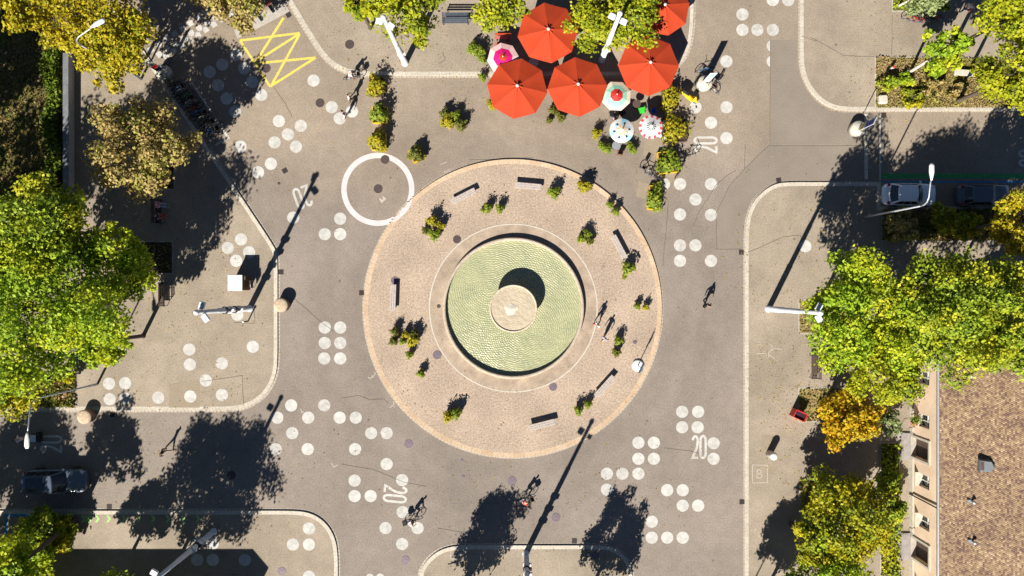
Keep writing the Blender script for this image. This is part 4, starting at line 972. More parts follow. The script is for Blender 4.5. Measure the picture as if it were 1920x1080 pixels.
# cafe furniture
def chair(m):
    t = thing("cafe_chair", "", "chair"); b = MB(); b.box((0, 0, .44), (.42, .42, .035), bev=.012); b.build("seat", m, t)
    b = MB(); b.box((0, .2, .7), (.42, .03, .34), bev=.012); b.build("backrest", m, t)
    for sx in (-.18, .18):
        for sy in (-.18, .18): b = MB(); b.tube([(sx, sy, .43), (sx * 1.1, sy * 1.1, 0)], .014, 6); b.build("leg", m, t)
    return t
CG = "cafe chairs"
put(chair(green_pl), "bright green cafe chair in the parasol shade", 1203, 207, R(-80), CG, 1.15)
put(chair(brown), "brown cafe chair below the round grey table", 1163, 286, R(170), CG)
ck = chair(dark_metal); put(ck, "black cafe chair above the flowered parasol", 1148, 213, R(10), CG)
put(copy_tree(ck), "black cafe chair under the cream parasol edge", 1166, 212, R(-60), CG)
put(chair(blue_m), "blue cafe chair beside the daisy parasol", 1226, 208, R(20), CG)
def table(m, lab, px, py, r=.36):
    t = thing("cafe_table", lab, "table", group="cafe tables"); b = MB(); b.lathe([(r, .71), (r, .74), (.001, .742)], n=28, smooth=False); b.build("table_top", m, t)
    b = MB(); b.tube([(0, 0, .02), (0, 0, .71)], .03, 8); b.lathe([(.22, 0), (.22, .02), (.03, .04)], n=18); b.build("leg", dark_metal, t); put(t, lab, px, py, 0)
table(steel, "round grey cafe table between potted plants", 1155, 274)
table(white_p, "white cafe table under the orange parasols", 1000, 120, .4)
table(wood_d, "added cafe table coloured dark to stand for shade right of the cream parasol", 1193, 196, .34)  # added table; its dark colour stands for the parasol shade here
t = thing("white_bench", "narrow white bench below the daisy parasol", "bench", (*G(1238, 258),), R(-33)); b = MB(); b.box((0, 0, .43), (.75, .28, .05), bev=.01); b.build("seat", white_p, t)
for sx in (-.3, .3): b = MB(); b.box((sx, 0, .2), (.05, .24, .4)); b.build("leg", white_p, t)
t = thing("bucket", "small white and red bucket at the left parasol edge", "bucket", (*G(937, 203),)); b = MB(); b.lathe([(.13, 0), (.17, .36), (.15, .36), (.14, .3)], n=16, cap1=False); b.build("body", white_p, t); b = MB(); b.lathe([(.175, .33), (.18, .36), (.0001, .38)], n=16, cap0=False); b.build("lid", red_m, t)

# ------------------------------------------------------------------ light masts and street lamps
def mast(bx, by, lab, heads, collars=0, h=9.7, m=white_metal):
    x, y, z0 = G(bx, by); t = thing("light_mast", lab, "light mast", (x, y, z0), 0, "white floodlight masts")
    b = MB(); b.lathe([(.3, 0), (.3, .04), (.24, .05), (.23, 3.2), (.2, 3.25), (.19, 6.2), (.16, 6.25), (.14, h)], n=18); b.build("pole", m, t)
    b = MB(); b.lathe([(.17, h - .02), (.2, h + .06), (.17, h + .18), (.08, h + .26), (.001, h + .28)], n=16); b.build("cap", white_p, t)
    for i, (a, zz, ln) in enumerate(heads):
        d = Vector((math.cos(R(a)), math.sin(R(a)), 0)); b = MB(); c = d * (.2 + ln / 2)
        b.box((c.x, c.y, zz), (ln, .42, .2), 0, R(a), bev=.04); b.box((c.x, c.y, zz - .115), (ln * .85, .34, .03), 1, R(a)); b.build("lamp_head", [white_p, lamp_white], t)
    for k in range(collars):
        b = MB(); zz = 2.2 + k * .9; b.lathe([(.235, zz), (.29, zz + .02), (.29, zz + .2), (.235, zz + .22)], n=14, cap0=False, cap1=False); b.box((.3, 0, zz + .1), (.22, .2, .3), bev=.03); b.build("fixture", dark_metal if k % 2 else white_p, t)
    return t
mast(469, 578, "white floodlight mast beside the white roofed cabinet", [(75, 9.2, .55), (-55, 9.0, .6)], 4)
mast(760, 119, "white floodlight mast at the top left of the cafe", [(170, 8.9, .5), (-35, 8.9, .5)], 1)
mast(1128, 113, "white floodlight mast among the orange parasols", [(155, 8.8, .5), (-25, 8.8, .5)], 1)
mast(1440, 579, "white floodlight mast on the right pavement", [(60, 9.0, .55), (-60, 9.0, .55)], 0)
mast(986, 1037, "floodlight mast at the bottom edge with a long shadow", [(150, 8.9, .5), (-30, 8.8, .4)], 3)
mast(402, 996, "floodlight mast in the lower left shade", [(150, 8.9, .5)], 3)
def street_lamp(bx, by, ang, lab, h=8.6, arm=2.3):
    x, y, z0 = G(bx, by); t = thing("street_lamp", lab, "street lamp", (x, y, z0), R(ang), "curved arm street lamps")
    b = MB(); b.tube([(0, 0, 0), (0, 0, 1.2), (0, 0, 1.25), (0, 0, h - .9)], [.1, .1, .075, .06], 12); b.build("pole", steel, t)
    b = MB(); b.tube([(0, 0, h - .92), (.03, 0, h - .5), (.18, 0, h - .15), (.5, 0, h + .08), (arm * .6, 0, h + .25), (arm - .7, 0, h + .35)], [.06, .058, .055, .05, .045, .045], 10); b.build("arm", steel, t)
    b = MB(); b.tube([(arm - .78, 0, h + .36), (arm - .5, 0, h + .38), (arm - .2, 0, h + .4), (arm + .25, 0, h + .42), (arm + .42, 0, h + .43)], [.05, .13, .19, .19, .1], 12); 
    b.v = [(a, c, h + .4 + (d - h - .4) * .45) for a, c, d in b.v]; b.build("lamp_head", white_p, t); return t
street_lamp(184, 720, -90, "curved street lamp leaning over the left planted bed", 8.0, 3.0)
street_lamp(1618, 408, 90, "curved street lamp arching over the white parked car", 9.0, 2.4)
street_lamp(266, 149, 28, "curved street lamp in front of the yellow top left tree", 9.0, 2.4)
t = street_lamp(1322, 1270, 60, "street lamp beyond the bottom edge near the right pavement", 8.6, .9)

# ------------------------------------------------------------------ bollards, cabinet, signs, bins, barrier
def drum(px, py, r, h, m, ms, lab, name="stone_bollard", cat="bollard", grp=None):
    x, y = PZ(px, py, h); rad = r / S; t = thing(name, lab, cat, (x, y, gz(x, y)), 0, grp)
    b = MB(); b.lathe([(rad * .96, 0), (rad * .98, h * .75), (rad, h * .8), (rad, h * .9)], n=30, cap1=False); b.build("drum", ms, t)
    b = MB(); b.lathe([(rad * 1.01, h * .86), (rad * 1.01, h * .93), (rad * .9, h * .985), (rad * .6, h + .02), (.001, h + .03)], n=30, cap0=False); b.build("top", m, t); return t
drum(526, 572, 13, .85, stone_b, stone_d, "round sandstone bollard on the left kerb beside the road", grp="round sandstone bollards")
drum(157, 782, 13, .85, stone_b, stone_d, "round sandstone bollard at the kerb in lower left tree shade", grp="round sandstone bollards")
drum(1451, 856, 6.8, 1.15, white_p, stone_w, "slim white topped bollard on the right pavement", "capped_bollard")
t = thing("thin_post", "thin white capped post beside the left mast", "post", (*G(466, 602),)); b = MB(); b.tube([(0, 0, 0), (0, 0, 1.0)], .06, 10); b.build("pole", dark_metal, t); b = MB(); b.lathe([(.08, .98), (.1, 1.02), (.09, 1.1), (.001, 1.12)], n=14); b.build("cap", white_p, t)
t = thing("cabinet", "brown wooden cabinet with a white roof on the left pavement", "cabinet", (X(456), Y(530.5), .1), 0)
b = MB(); b.box((0, 0, .72), (1.15, 1.22, 1.44), bev=.02)
for i in range(5): b.box((.577, -.48 + i * .24, .72), (.02, .21, 1.3), bev=.005)
b.build("body", brown, t)
b = MB(); b.box((-.04, 0, 1.49), (1.2, 1.3, .09), bev=.03); b.build("roof", white_p, t)
b = MB(); b.box((.6, .38, 1.15), (.02, .3, .26)); b.build("notice", cream, t)
b = MB(); b.lathe([(.03, 0), (.03, .03), (.001, .035)], n=10); b.v = [(.595 + z, y - .05, .8 + x) for x, y, z in b.v]; b.build("handle", steel, t)
t = thing("notice_stand", "small dark framed notice stand beside the brown cabinet", "notice stand", (*G(477, 533),), R(4))
b = MB(); b.box((0, 0, .65), (.06, .6, .6), bev=.01); b.build("board", dark_metal, t)
b = MB(); b.tube([(.05, -.3, .35), (.05, .3, .35), (.05, .3, .95), (.05, -.3, .95)], .02, 6, closed=True); b.build("frame", steel, t)
for sy in (-.25, .25): b = MB(); b.tube([(0, sy, .4), (0, sy, 0)], .02, 6); b.build("leg", steel, t)

def zone_sign(px, py, lab, brd, wa, facing, rad=.62, hb=.75, panels=(), tall=(.9, 3.3), bw=.65, dm=conc_white):
    """round base drum with a tall sign board standing on it; wa = direction of the board's width on the ground"""
    x, y = PZ(px, py, hb); t = thing("zone_sign", lab, "road sign", (x, y, gz(x, y)), wa, "tall road signs on round bases")
    b = MB(); b.lathe([(rad, 0), (rad, hb * .9), (rad * .93, hb), (.001, hb + .01)], n=32); b.build("base", dm, t)
    b = MB(); b.tube([(0, 0, hb), (0, 0, tall[0] + .2)], .04, 8); b.build("post", steel, t)
    z0, z1 = tall; b = MB(); b.box((0, 0, (z0 + z1) / 2), (bw, .04, z1 - z0), bev=.008); bo = b.build("board", white_p, t)
    for (fa, fb, pm, w_) in panels:
        for sgn in (-1, 1):
            b = MB(); b.box((0, sgn * .026, z0 + (z1 - z0) * (fa + fb) / 2), (bw * w_, .012, (z1 - z0) * (fb - fa)), 0); b.build("panel", pm, bo)
    return t, bo
yolive = mat("olive_yellow_panel", (.4, .33, .03), (.36, .3, .03), 3, .6)
sg, bo = zone_sign(1611, 240, "tall blue and yellow sign on a round base by the side road", None, math.atan2(.895, .446), 1, panels=((.06, .3, yolive, .86), (.36, .94, blue_m, .86)), dm=conc_white)
b = MB()
for zz in (2.1, 2.55, 2.95): 
    for sg_ in (-1, 1): b.box((.06 * sg_, sg_ * .036, zz), (.26, .01, .2), 0); b.box((-.14, sg_ * .036, zz + .05), (.1, .01, .3))
b.build("pictogram", navy, bo)
sg, bo = zone_sign(1322, 155, "tall white sign on a round base ringed by bicycles", None, 0.05, 1, panels=((.62, .9, skyb, .7),), bw=.58, dm=conc_white)
sg, bo = zone_sign(303, 133, "tall red and blue sign on a round base in top left shade", None, math.atan2(.6, .8), 1, panels=((.04, .28, navy, .9), (.3, .52, red_m, .9), (.56, .7, steel, .5)), bw=.5)
b = MB(); zc = .9 + 2.4 * .85
for sgn in (-1, 1):
    b.tube([(.14 * math.cos(a * math.pi / 8), sgn * .03, zc + .2 * math.sin(a * math.pi / 8)) for a in range(16)], .03, 6, closed=True)
    b.tube([(.22 * c, sgn * .03, zc + .32 * d) for c, d in ((-1, -1), (1, -1), (1, 1), (-1, 1))], .014, 4, closed=True)
b.build("numeral", black, bo)
# pole sign on the island
x, y, z0 = G(1195, 685); t = thing("pole_sign", "thin pole with two blue signs and a white base disc on the island", "road sign", (x, y, z0), math.atan2(.895, .446))
b = MB(); b.lathe([(.5, 0), (.5, .1), (.4, .14), (.001, .15)], n=28); b.build("base", white_p, t)
b = MB(); b.tube([(0, 0, .1), (0, 0, 2.5)], .035, 8); b.build("pole", steel, t)
for zz, m in ((2.25, skyb), (1.85, blue_m)):
    b = MB(); b.box((0, .05, zz), (.9, .03, .34), bev=.01); b.build("sign_plate", m, t)
b = MB(); b.box((-.1, -.06, 2.0), (.3, .04, .3), bev=.01); b.build("sign_plate", brown, t)
# ringed pole bottom
x, y, z0 = G(1099, 1031); t = thing("hoop_post", "thin black post with a round hoop at the bottom pavement", "post", (x, y, z0)); b = MB(); b.tube([(0, 0, 0), (.05, .06, 1.1)], .025, 8); b.build("pole", dark_metal, t)
b = MB(); b.tube([(.05 + .2 * math.cos(a * math.pi / 10), .06 + .2 * math.sin(a * math.pi / 10), 1.1) for a in range(20)], .035, 6, closed=True); b.build("hoop", dark_metal, t); b = MB(); b.lathe([(.09, 1.08), (.09, 1.13), (.001, 1.14)], c=(.05, .06, 0), n=12); b.build("hub", steel, t)
# red bin
t = thing("waste_bin", "open red waste bin at the corner of a planted bed", "waste bin", (*PZ(1500, 779, .9), .11), R(-25))
b = MB(); 
for c, d in (((0, .3, .45), (1.0, .06, .9)), ((0, -.3, .45), (1.0, .06, .9)), ((-.47, 0, .45), (.06, .54, .898)), ((.47, 0, .45), (.06, .54, .898))): b.box(c, d)
b.build("body", red_m, t); b = MB(); b.box((0, 0, .4), (.88, .54, .7)); b.build("liner", mat("purple_black_bag", (.05, .015, .03), (.03, .01, .02), 6, .5), t)
b = MB(); b.tube([(-.5, -.33, .92), (.5, -.33, .92), (.5, .33, .92), (-.5, .33, .92)], .03, 6, closed=True); b.build("rim", red_m, t)
# barrier
t = thing("barrier", "red and white road works barrier along the pale strip", "barrier", (X(487), Y(33), .0), math.atan2(30, 42))
for i in range(6): b = MB(); b.box((-1.3 + i * .52, 0, .95), (.52, .05, .22)); b.build("board_segment", red_m if i % 2 else white_p, t)
for sx in (-1.2, 0, 1.2): b = MB(); b.box((sx, 0, .05), (.2, .7, .1), bev=.02); b.tube([(sx, .03, .1), (sx, .03, 1.0)], .025, 6); b.build("foot", dark_metal, t)

# ------------------------------------------------------------------ cars
def lerp(a, c, t): return a + (c - a) * t
def car(lab, loc, rz, L, W, Hh, paint, suv=False, roofglass=False):
    t = thing("parked_car", lab, "car", loc, rz, "parked cars")
    xs = [-1, -.985, -.94, -.85, -.7, -.45, -.2, .1, .4, .62, .8, .92, .975, 1]
    ring = []
    def deck(q): return (1.0 if suv else .9) + (-.05 * max(0, -q) ** 2) - (.2 if suv else .24) * max(0, q) ** 2.4
    b = MB(); nr = 13; vs = []
    for q in xs:
        w_ = W / 2 * (1 - .1 * abs(q) ** 3.2 - .2 * abs(q) ** 22); zd = deck(q); e = .12 * abs(q) ** 24
        half = [(w_ * .86, .2 + e), (w_ * .97, .28 + e), (w_, .45), (w_ * .995, zd - .22), (w_ * .96, zd - .07 - e * .4), (w_ * .8, zd - .01 - e * .6), (w_ * .4, zd + .02 - e * .7)]
        sec = half + [(0, zd + .03 - e * .7)] + [(-a, z) for a, z in reversed(half)]
        vs += [(q * L / 2, a, z) for a, z in sec]
    nr = 15; fs = []
    for i in range(len(xs) - 1):
        for k in range(nr): k2 = (k + 1) % nr; fs.append((i * nr + k, (i + 1) * nr + k, (i + 1) * nr + k2, i * nr + k2))
    b.add(vs, fs, 0, True); n0 = (len(xs) - 1) * nr
    b.add([vs[k] for k in range(nr)], [tuple(range(nr))]); b.add([vs[n0 + k] for k in range(nr)], [tuple(reversed(range(nr)))])
    body = b.build("body", paint, t)
    xf, rf = (.24 * L, .08 * L) if suv else (.23 * L, .06 * L); xr, rr = (-.45 * L, -.4 * L) if suv else (-.43 * L, -.31 * L)
    wb, wt = W / 2 * .92, W / 2 * .72; zb = deck(0) - .04; zf = deck(.45) - .02
    def scr(front):
        def P(s, v, o=0):
            a, c = (xf, rf) if front else (xr, rr); sg = 1 if front else -1
            return (lerp(a - sg * .2 * s * s, c - sg * .1 * s * s, v) + sg * o, s * lerp(wb, wt, v), lerp(zf if front else zb, Hh - .05 * s * s, v) + o)
        return P
    def side(sg):
        def P(q, v, o=0): return (lerp(lerp(xr + .2, xf - .2, q), lerp(rr + .1, rf - .1, q), v), sg * (lerp(wb, wt, v) + o), lerp(lerp(zb, zf, q), Hh - .05, v) + o * .4)
        return P
    def roof(s, q, o=0): return (lerp(rr + .1 * s * s, rf - .1 * s * s, q), s * wt, Hh - .05 * s * s + .035 * math.sin(math.pi * q) + o)
    def grid(P, a0, a1, v0, v1, nu, nv, o=0, mi=0, flip=False):
        vs = [P(lerp(a0, a1, i / nu), lerp(v0, v1, j / nv), o) for j in range(nv + 1) for i in range(nu + 1)]
        fs = [(j * (nu + 1) + i, j * (nu + 1) + i + 1, (j + 1) * (nu + 1) + i + 1, (j + 1) * (nu + 1) + i) for j in range(nv) for i in range(nu)]
        return vs, ([tuple(reversed(f)) for f in fs] if flip else fs)
    b = MB()
    for P, fl in ((scr(True), False), (scr(False), True)): b.add(*grid(P, -1, 1, 0, 1, 8, 4, flip=fl), 0, True)
    for sg, fl in ((1, True), (-1, False)): b.add(*grid(side(sg), 0, 1, 0, 1, 6, 3, flip=fl), 0, True)
    b.add(*grid(roof, -1, 1, 0, 1, 8, 6, flip=True), 0, True); rf_o = b.build("roof", paint, t)
    b = MB(); b.add(*grid(scr(True), -.9, .9, .05, .93, 8, 4, .012), 0, True); b.build("windscreen", glass_d, t)
    b = MB(); b.add(*grid(scr(False), -.86, .86, .12, .9, 8, 4, .012, flip=True), 0, True); b.build("rear_window", glass_d, t)
    for sg in (1, -1):
        for q0, q1 in ((.06, .34), (.37, .64), (.67, .94)): b = MB(); b.add(*grid(side(sg), q0, q1, .12, .9, 4, 2, .012, flip=sg > 0), 0, True); b.build("side_window", glass_d, t)
    if roofglass: b = MB(); b.add(*grid(roof, -.75, .75, .14, .8, 6, 5, .006, flip=True), 0, True); b.build("roof_glass", mat("roof_glass", (.02, .03, .045), (.018, .026, .04), 1, .1, spec=.7), rf_o)
    for sx in (-.31, .31):
        for sg in (1, -1):
            wl_ = bpy.data.objects.new("wheel", None); COL.objects.link(wl_); wl_.parent = t
            r_ = .36 if suv else .32; cx = sx * L * .93 + .02 * L; cy = sg * (W / 2 - .1)
            b = MB(); b.lathe([(r_ * .62, -.1), (r_ * .95, -.11), (r_, -.08), (r_, .08), (r_ * .95, .11), (r_ * .62, .1)], n=24); b.v = [(cx + a, cy + z, r_ + c) for a, c, z in b.v]; b.build("tyre", black, wl_)
            b = MB(); b.lathe([(r_ * .62, -.09), (r_ * .62, .09), (.05, .1), (.001, .1)], n=16); b.v = [(cx + a, cy + sg * z, r_ + c) for a, c, z in b.v]; b.build("rim", steel, wl_)
    for sg in (1, -1):
        b = MB(); q = .9; b.box((q * L / 2 * .99, sg * W * .355, deck(q) - .07), (.3, .3, .13), 0, -sg * .35, bev=.04); b.build("headlight", lamp_white, t)
        b = MB(); b.box((-.43 * L - (.1 if suv else 0), sg * W * .4, .88), (.2, .24, .16), 0, sg * .3, bev=.04); b.build("tail_light", lamp_red, t)
        b = MB(); b.box((xf - .28, sg * (W / 2 + .06), zf + .08), (.16, .2, .14), 0, sg * .2, bev=.05); b.build("wing_mirror", paint, t)
    b = MB(); b.box((-L / 2 + .02, 0, .6), (.03, .5, .11)); b.build("number_plate", white_p, t)
    if suv:
        for sg in (1, -1): b = MB(); b.tube([(rr + .2, sg * wt * .9, Hh + .02), (0, sg * wt * .9, Hh + .06), (rf - .2, sg * wt * .9, Hh + .02)], .018, 6); b.build("roof_rail", dark_metal, rf_o)
    return t
car("white hatchback parked in the shaded bay under the curved lamp", (X(1697.5), Y(366.5), 0), R(-1), 4.3, 1.85, 1.48, carw)
car("dark blue grey car parked in front of the white hatchback", (X(1834), Y(368), 0), R(0), 4.3, 1.8, 1.46, carb)
car("dark off road car with a glass roof driving in left tree shade", (X(113), Y(898), 0), R(1), 5.1, 2.0, 1.8, card, True, True)
car("white car mostly hidden under the bottom left tree", (X(58), Y(1046), .1), R(90), 4.2, 1.8, 1.5, carw)

# ------------------------------------------------------------------ bicycles
def bicycle(fm, basket=False, name="bicycle"):
    t = thing(name, "", "bicycle")
    for yy in (-.52, .54):
        wl_ = bpy.data.objects.new("wheel", None); COL.objects.link(wl_); wl_.parent = t; wl_.location = (0, yy, .34)
        b = MB(); b.tube([(0, .335 * math.cos(a * math.pi / 14), .335 * math.sin(a * math.pi / 14)) for a in range(28)], .024, 6, closed=True); b.build("tyre", black, wl_)
        b = MB(); b.tube([(0, .305 * math.cos(a * math.pi / 12), .305 * math.sin(a * math.pi / 12)) for a in range(24)], .012, 5, closed=True)
        for k in range(9): b.tube([(0, 0, 0), (0, .3 * math.cos(k * 2.094 / 3), .3 * math.sin(k * 2.094 / 3))], .004, 3)
        b.tube([(-.05, 0, 0), (.05, 0, 0)], .02, 6); b.build("rim", steel, wl_)
    b = MB()
    for a in ([(0, -.1, .3), (0, .36, .58)], [(0, -.18, .78), (0, .34, .74)], [(0, -.1, .3), (0, -.22, .86)], [(0, .33, .88), (0, .36, .58), (0, .42, .5)]): b.tube(a, .022, 7)
    for sx in (-.05, .05): b.tube([(sx, .54, .34), (sx * .9, .43, .5), (0, .4, .6)], .014, 6); b.tube([(sx, -.52, .34), (0, -.1, .3)], .012, 6); b.tube([(sx, -.52, .34), (0, -.2, .74)], .011, 6)
    b.build("frame", fm, t)
    b = MB(); b.tube([(-.29, .22, .98), (-.26, .3, 1.0), (0, .34, .98), (.26, .3, 1.0), (.29, .22, .98)], .017, 6); b.tube([(0, .33, .86), (0, .34, .98)], .018, 6); b.build("handlebar", dark_metal, t)
    b = MB(); b.add([(-.08, -.36, .9), (.08, -.36, .9), (.025, -.1, .91), (-.025, -.1, .91), (-.06, -.34, .86), (.06, -.34, .86), (.02, -.12, .87), (-.02, -.12, .87)], [(0, 1, 2, 3), (7, 6, 5, 4), (0, 4, 5, 1), (1, 5, 6, 2), (2, 6, 7, 3), (3, 7, 4, 0)]); b.build("saddle", black, t)
    b = MB(); b.tube([(-.08, -.1, .3), (.08, -.1, .3)], .02, 6); b.tube([(.08, -.1, .3), (.09, .02, .18), (.18, .02, .18)], .013, 5); b.tube([(-.08, -.1, .3), (-.09, -.22, .42), (-.18, -.22, .42)], .013, 5); b.build("crank", dark_metal, t)
    b = MB(); b.tube([(-.06, -.25, .7), (-.06, -.75, .7)], .012, 5); b.tube([(.06, -.25, .7), (.06, -.75, .7)], .012, 5); b.tube([(-.06, -.7, .7), (0, -.52, .36)], .009, 4); b.build("rack", dark_metal, t)
    if basket:
        b = MB(); b.box((0, .56, .86), (.36, .28, .02))
        for c, d in (((0, .43, .97), (.36, .015, .22)), ((0, .69, .97), (.36, .015, .22)), ((-.175, .56, .97), (.015, .25, .22)), ((.175, .56, .97), (.015, .25, .22))): b.box(c, d)
        b.build("basket", wood_d, t)
    return t
bb = {k: bicycle(m, bk) for k, m, bk in (("black", dark_metal, False), ("white", white_p, True), ("red", red_m, False), ("blue", mat("blue_frame", (.05, .18, .4), (.04, .15, .35), 3, .4), False), ("silver", steel, True), ("green", mat("green_frame", (.05, .3, .12), (.04, .25, .1), 3, .4), False))}
def bike(c, px, py, ang, lab, lean=.0, grp="parked bicycles", z=.35):
    x, y = PZ(px, py, z); o = clone(bb[c], lab, (x, y, gz(x, y)), R(ang), 1, grp); o.rotation_euler = (0, lean, R(ang)); return o
random.seed(9)
ords = ["first", "second", "third", "fourth", "fifth", "sixth", "seventh", "eighth", "ninth", "tenth", "eleventh", "twelfth", "thirteenth", "fourteenth", "fifteenth", "sixteenth", "seventeenth", "last"]
cols = ["black", "blue", "silver", "black", "green", "black", "white", "black", "red", "blue", "black", "silver", "black", "black", "white", "blue", "silver", "black"]
for i in range(18):
    f = i / 17; px = lerp(331, 406, f) + random.uniform(-2, 2); py = lerp(160, 256, f) + random.uniform(-1, 1)
    bike(cols[i], px, py, -58 + random.uniform(-7, 7) + (180 if random.random() < .4 else 0), "%s bicycle, %s in the shaded bay counted from the road sign" % (cols[i], ords[i]), random.uniform(-.1, .1), "bicycles in the shaded bay")
for a in (("black", 318, 120, -40, "black bicycle leaning near the red and blue road sign"), ("green", 312, 147, -120, "green bicycle below the red and blue road sign"),
          ("black", 1226, 331, 65, "black bicycle with its wheel towards the yellow planter"), ("silver", 1216, 322, 60, "silver bicycle leaning on the black one left of the planters"), ("black", 1293, 291, -70, "black bicycle right of the green planter box"),
          ("white", 1333, 163, 50, "white bicycle below the tall white sign"), ("black", 1308, 150, -35, "black bicycle left of the tall white sign"), ("silver", 1344, 155, 140, "silver bicycle right of the tall white sign"), ("blue", 1322, 131, 100, "blue bicycle behind the tall white sign"),
          ("red", 1709, 37, 75, "red bicycle, leftmost in the tree shade at top right"), ("red", 1722, 39, 80, "second red bicycle in the tree shade at top right"), ("black", 1735, 36, 78, "black bicycle beside two red ones at top right"), ("red", 1748, 34, 80, "red bicycle, rightmost in the tree shade at top right"),
          ("black", 1275, 318, -30, "black bicycle below the green planter box"), ("white", 1738, 715, 15, "white bicycle leaning by the upper house window")):
    if a[1] != 1738: bike(*a)
# scooter
x, y = PZ(1291, 180, .5); t = thing("motor_scooter", "yellow motor scooter parked beside the cafe planters", "scooter", (x, y, 0), R(-118))
t.rotation_euler.z = R(55 + 180); t.scale = (1.25, 1.1, 1.1)
for yy in (-.55, .6):
    wl_ = bpy.data.objects.new("wheel", None); COL.objects.link(wl_); wl_.parent = t; wl_.location = (0, yy, .22)
    b = MB(); b.tube([(0, .17 * math.cos(a * .4488), .17 * math.sin(a * .4488)) for a in range(14)], .055, 8, closed=True); b.build("tyre", black, wl_)
    b = MB(); b.lathe([(.12, -.03), (.12, .03), (.001, .03)], n=14); b.v = [(z, a, c) for a, c, z in b.v]; b.build("rim", steel, wl_)
b = MB(); b.tube([(0, -.85, .6), (0, -.6, .62), (0, -.2, .6), (0, -.05, .36), (0, .25, .3), (0, .42, .4), (0, .48, .8), (0, .44, .95)], [.09, .2, .2, .17, .17, .2, .16, .1], 12); b.build("body", yellow_m, t)
b = MB(); b.tube([(0, -.75, .8), (0, -.4, .82), (0, -.02, .77)], [.1, .14, .11], 10); b.build("seat", black, t)
b = MB(); b.tube([(0, .88, .34), (0, .65, .5), (0, .45, .42)], [.04, .1, .08], 8); b.build("mudguard", yellow_m, t)
b = MB(); b.tube([(-.33, .36, 1.02), (0, .42, 1.0), (.33, .36, 1.02)], .025, 6); b.build("handlebar", dark_metal, t)
b = MB(); b.box((0, -.9, .66), (.18, .06, .1), bev=.02); b.build("tail_light", lamp_red, t)
t = thing("kick_scooter", "bright green kick scooter leaning at the shaded road sign base", "scooter", (*G(311, 146),), R(35))
b = MB(); b.box((0, 0, .12), (.14, .65, .04), bev=.01); b.build("deck", green_pl, t); b = MB(); b.tube([(0, .32, .1), (0, .2, 1.0)], .025, 6); b.build("stem", green_pl, t); b = MB(); b.tube([(-.22, .2, 1.0), (.22, .2, 1.0)], .018, 6); b.build("handlebar", dark_metal, t)
for yy in (-.36, .38): b = MB(); b.tube([(0, yy + .07 * math.cos(a * .628), .1 + .07 * math.sin(a * .628)) for a in range(10)], .03, 6, closed=True); b.build("wheel", black, t)

# ------------------------------------------------------------------ people
skin = mat("skin", (.48, .27, .19), (.42, .23, .16), 4, .6)
CL = {}
def cloth(n, c): 
    if n not in CL: CL[n] = mat("cloth_" + n, c, tuple(x * .85 for x in c), 9, .9)
    return CL[n]
for n_, c_ in (("white", (.72, .72, .7)), ("navy", (.02, .03, .08)), ("black", (.012, .012, .014)), ("red", (.5, .03, .03)), ("grey", (.2, .2, .21)), ("denim", (.06, .1, .2)), ("lightblue", (.3, .42, .6)), ("beige", (.45, .36, .26)), ("pink", (.5, .2, .28)), ("olive", (.1, .1, .05))): cloth(n_, c_)
HAIR = {"dark": mat("dark_hair", (.018, .012, .009), (.012, .008, .006), 12, .5), "fair": mat("fair_hair", (.35, .22, .09), (.28, .17, .07), 12, .5), "brown": mat("brown_hair", (.09, .045, .022), (.07, .035, .018), 12, .5)}
def skinmesh(name, verts, edges, radii, m, parent, sub=1):
    me = bpy.data.meshes.new(name); me.from_pydata(verts, edges, []); o = bpy.data.objects.new(name, me); COL.objects.link(o)
    md = o.modifiers.new("skin", 'SKIN'); md.use_smooth_shade = True
    sv = me.skin_vertices[0].data
    for i, r in enumerate(radii): sv[i].radius = r if isinstance(r, tuple) else (r, r); sv[i].use_root = (i == 0)
    s_ = o.modifiers.new("sub", 'SUBSURF'); s_.levels = sub; s_.render_levels = sub
    dg = bpy.context.evaluated_depsgraph_get(); m2 = bpy.data.meshes.new_from_object(o.evaluated_get(dg)); bpy.data.objects.remove(o)
    m2.name = name; m2.materials.clear(); m2.materials.append(m); return link(name, m2, parent)
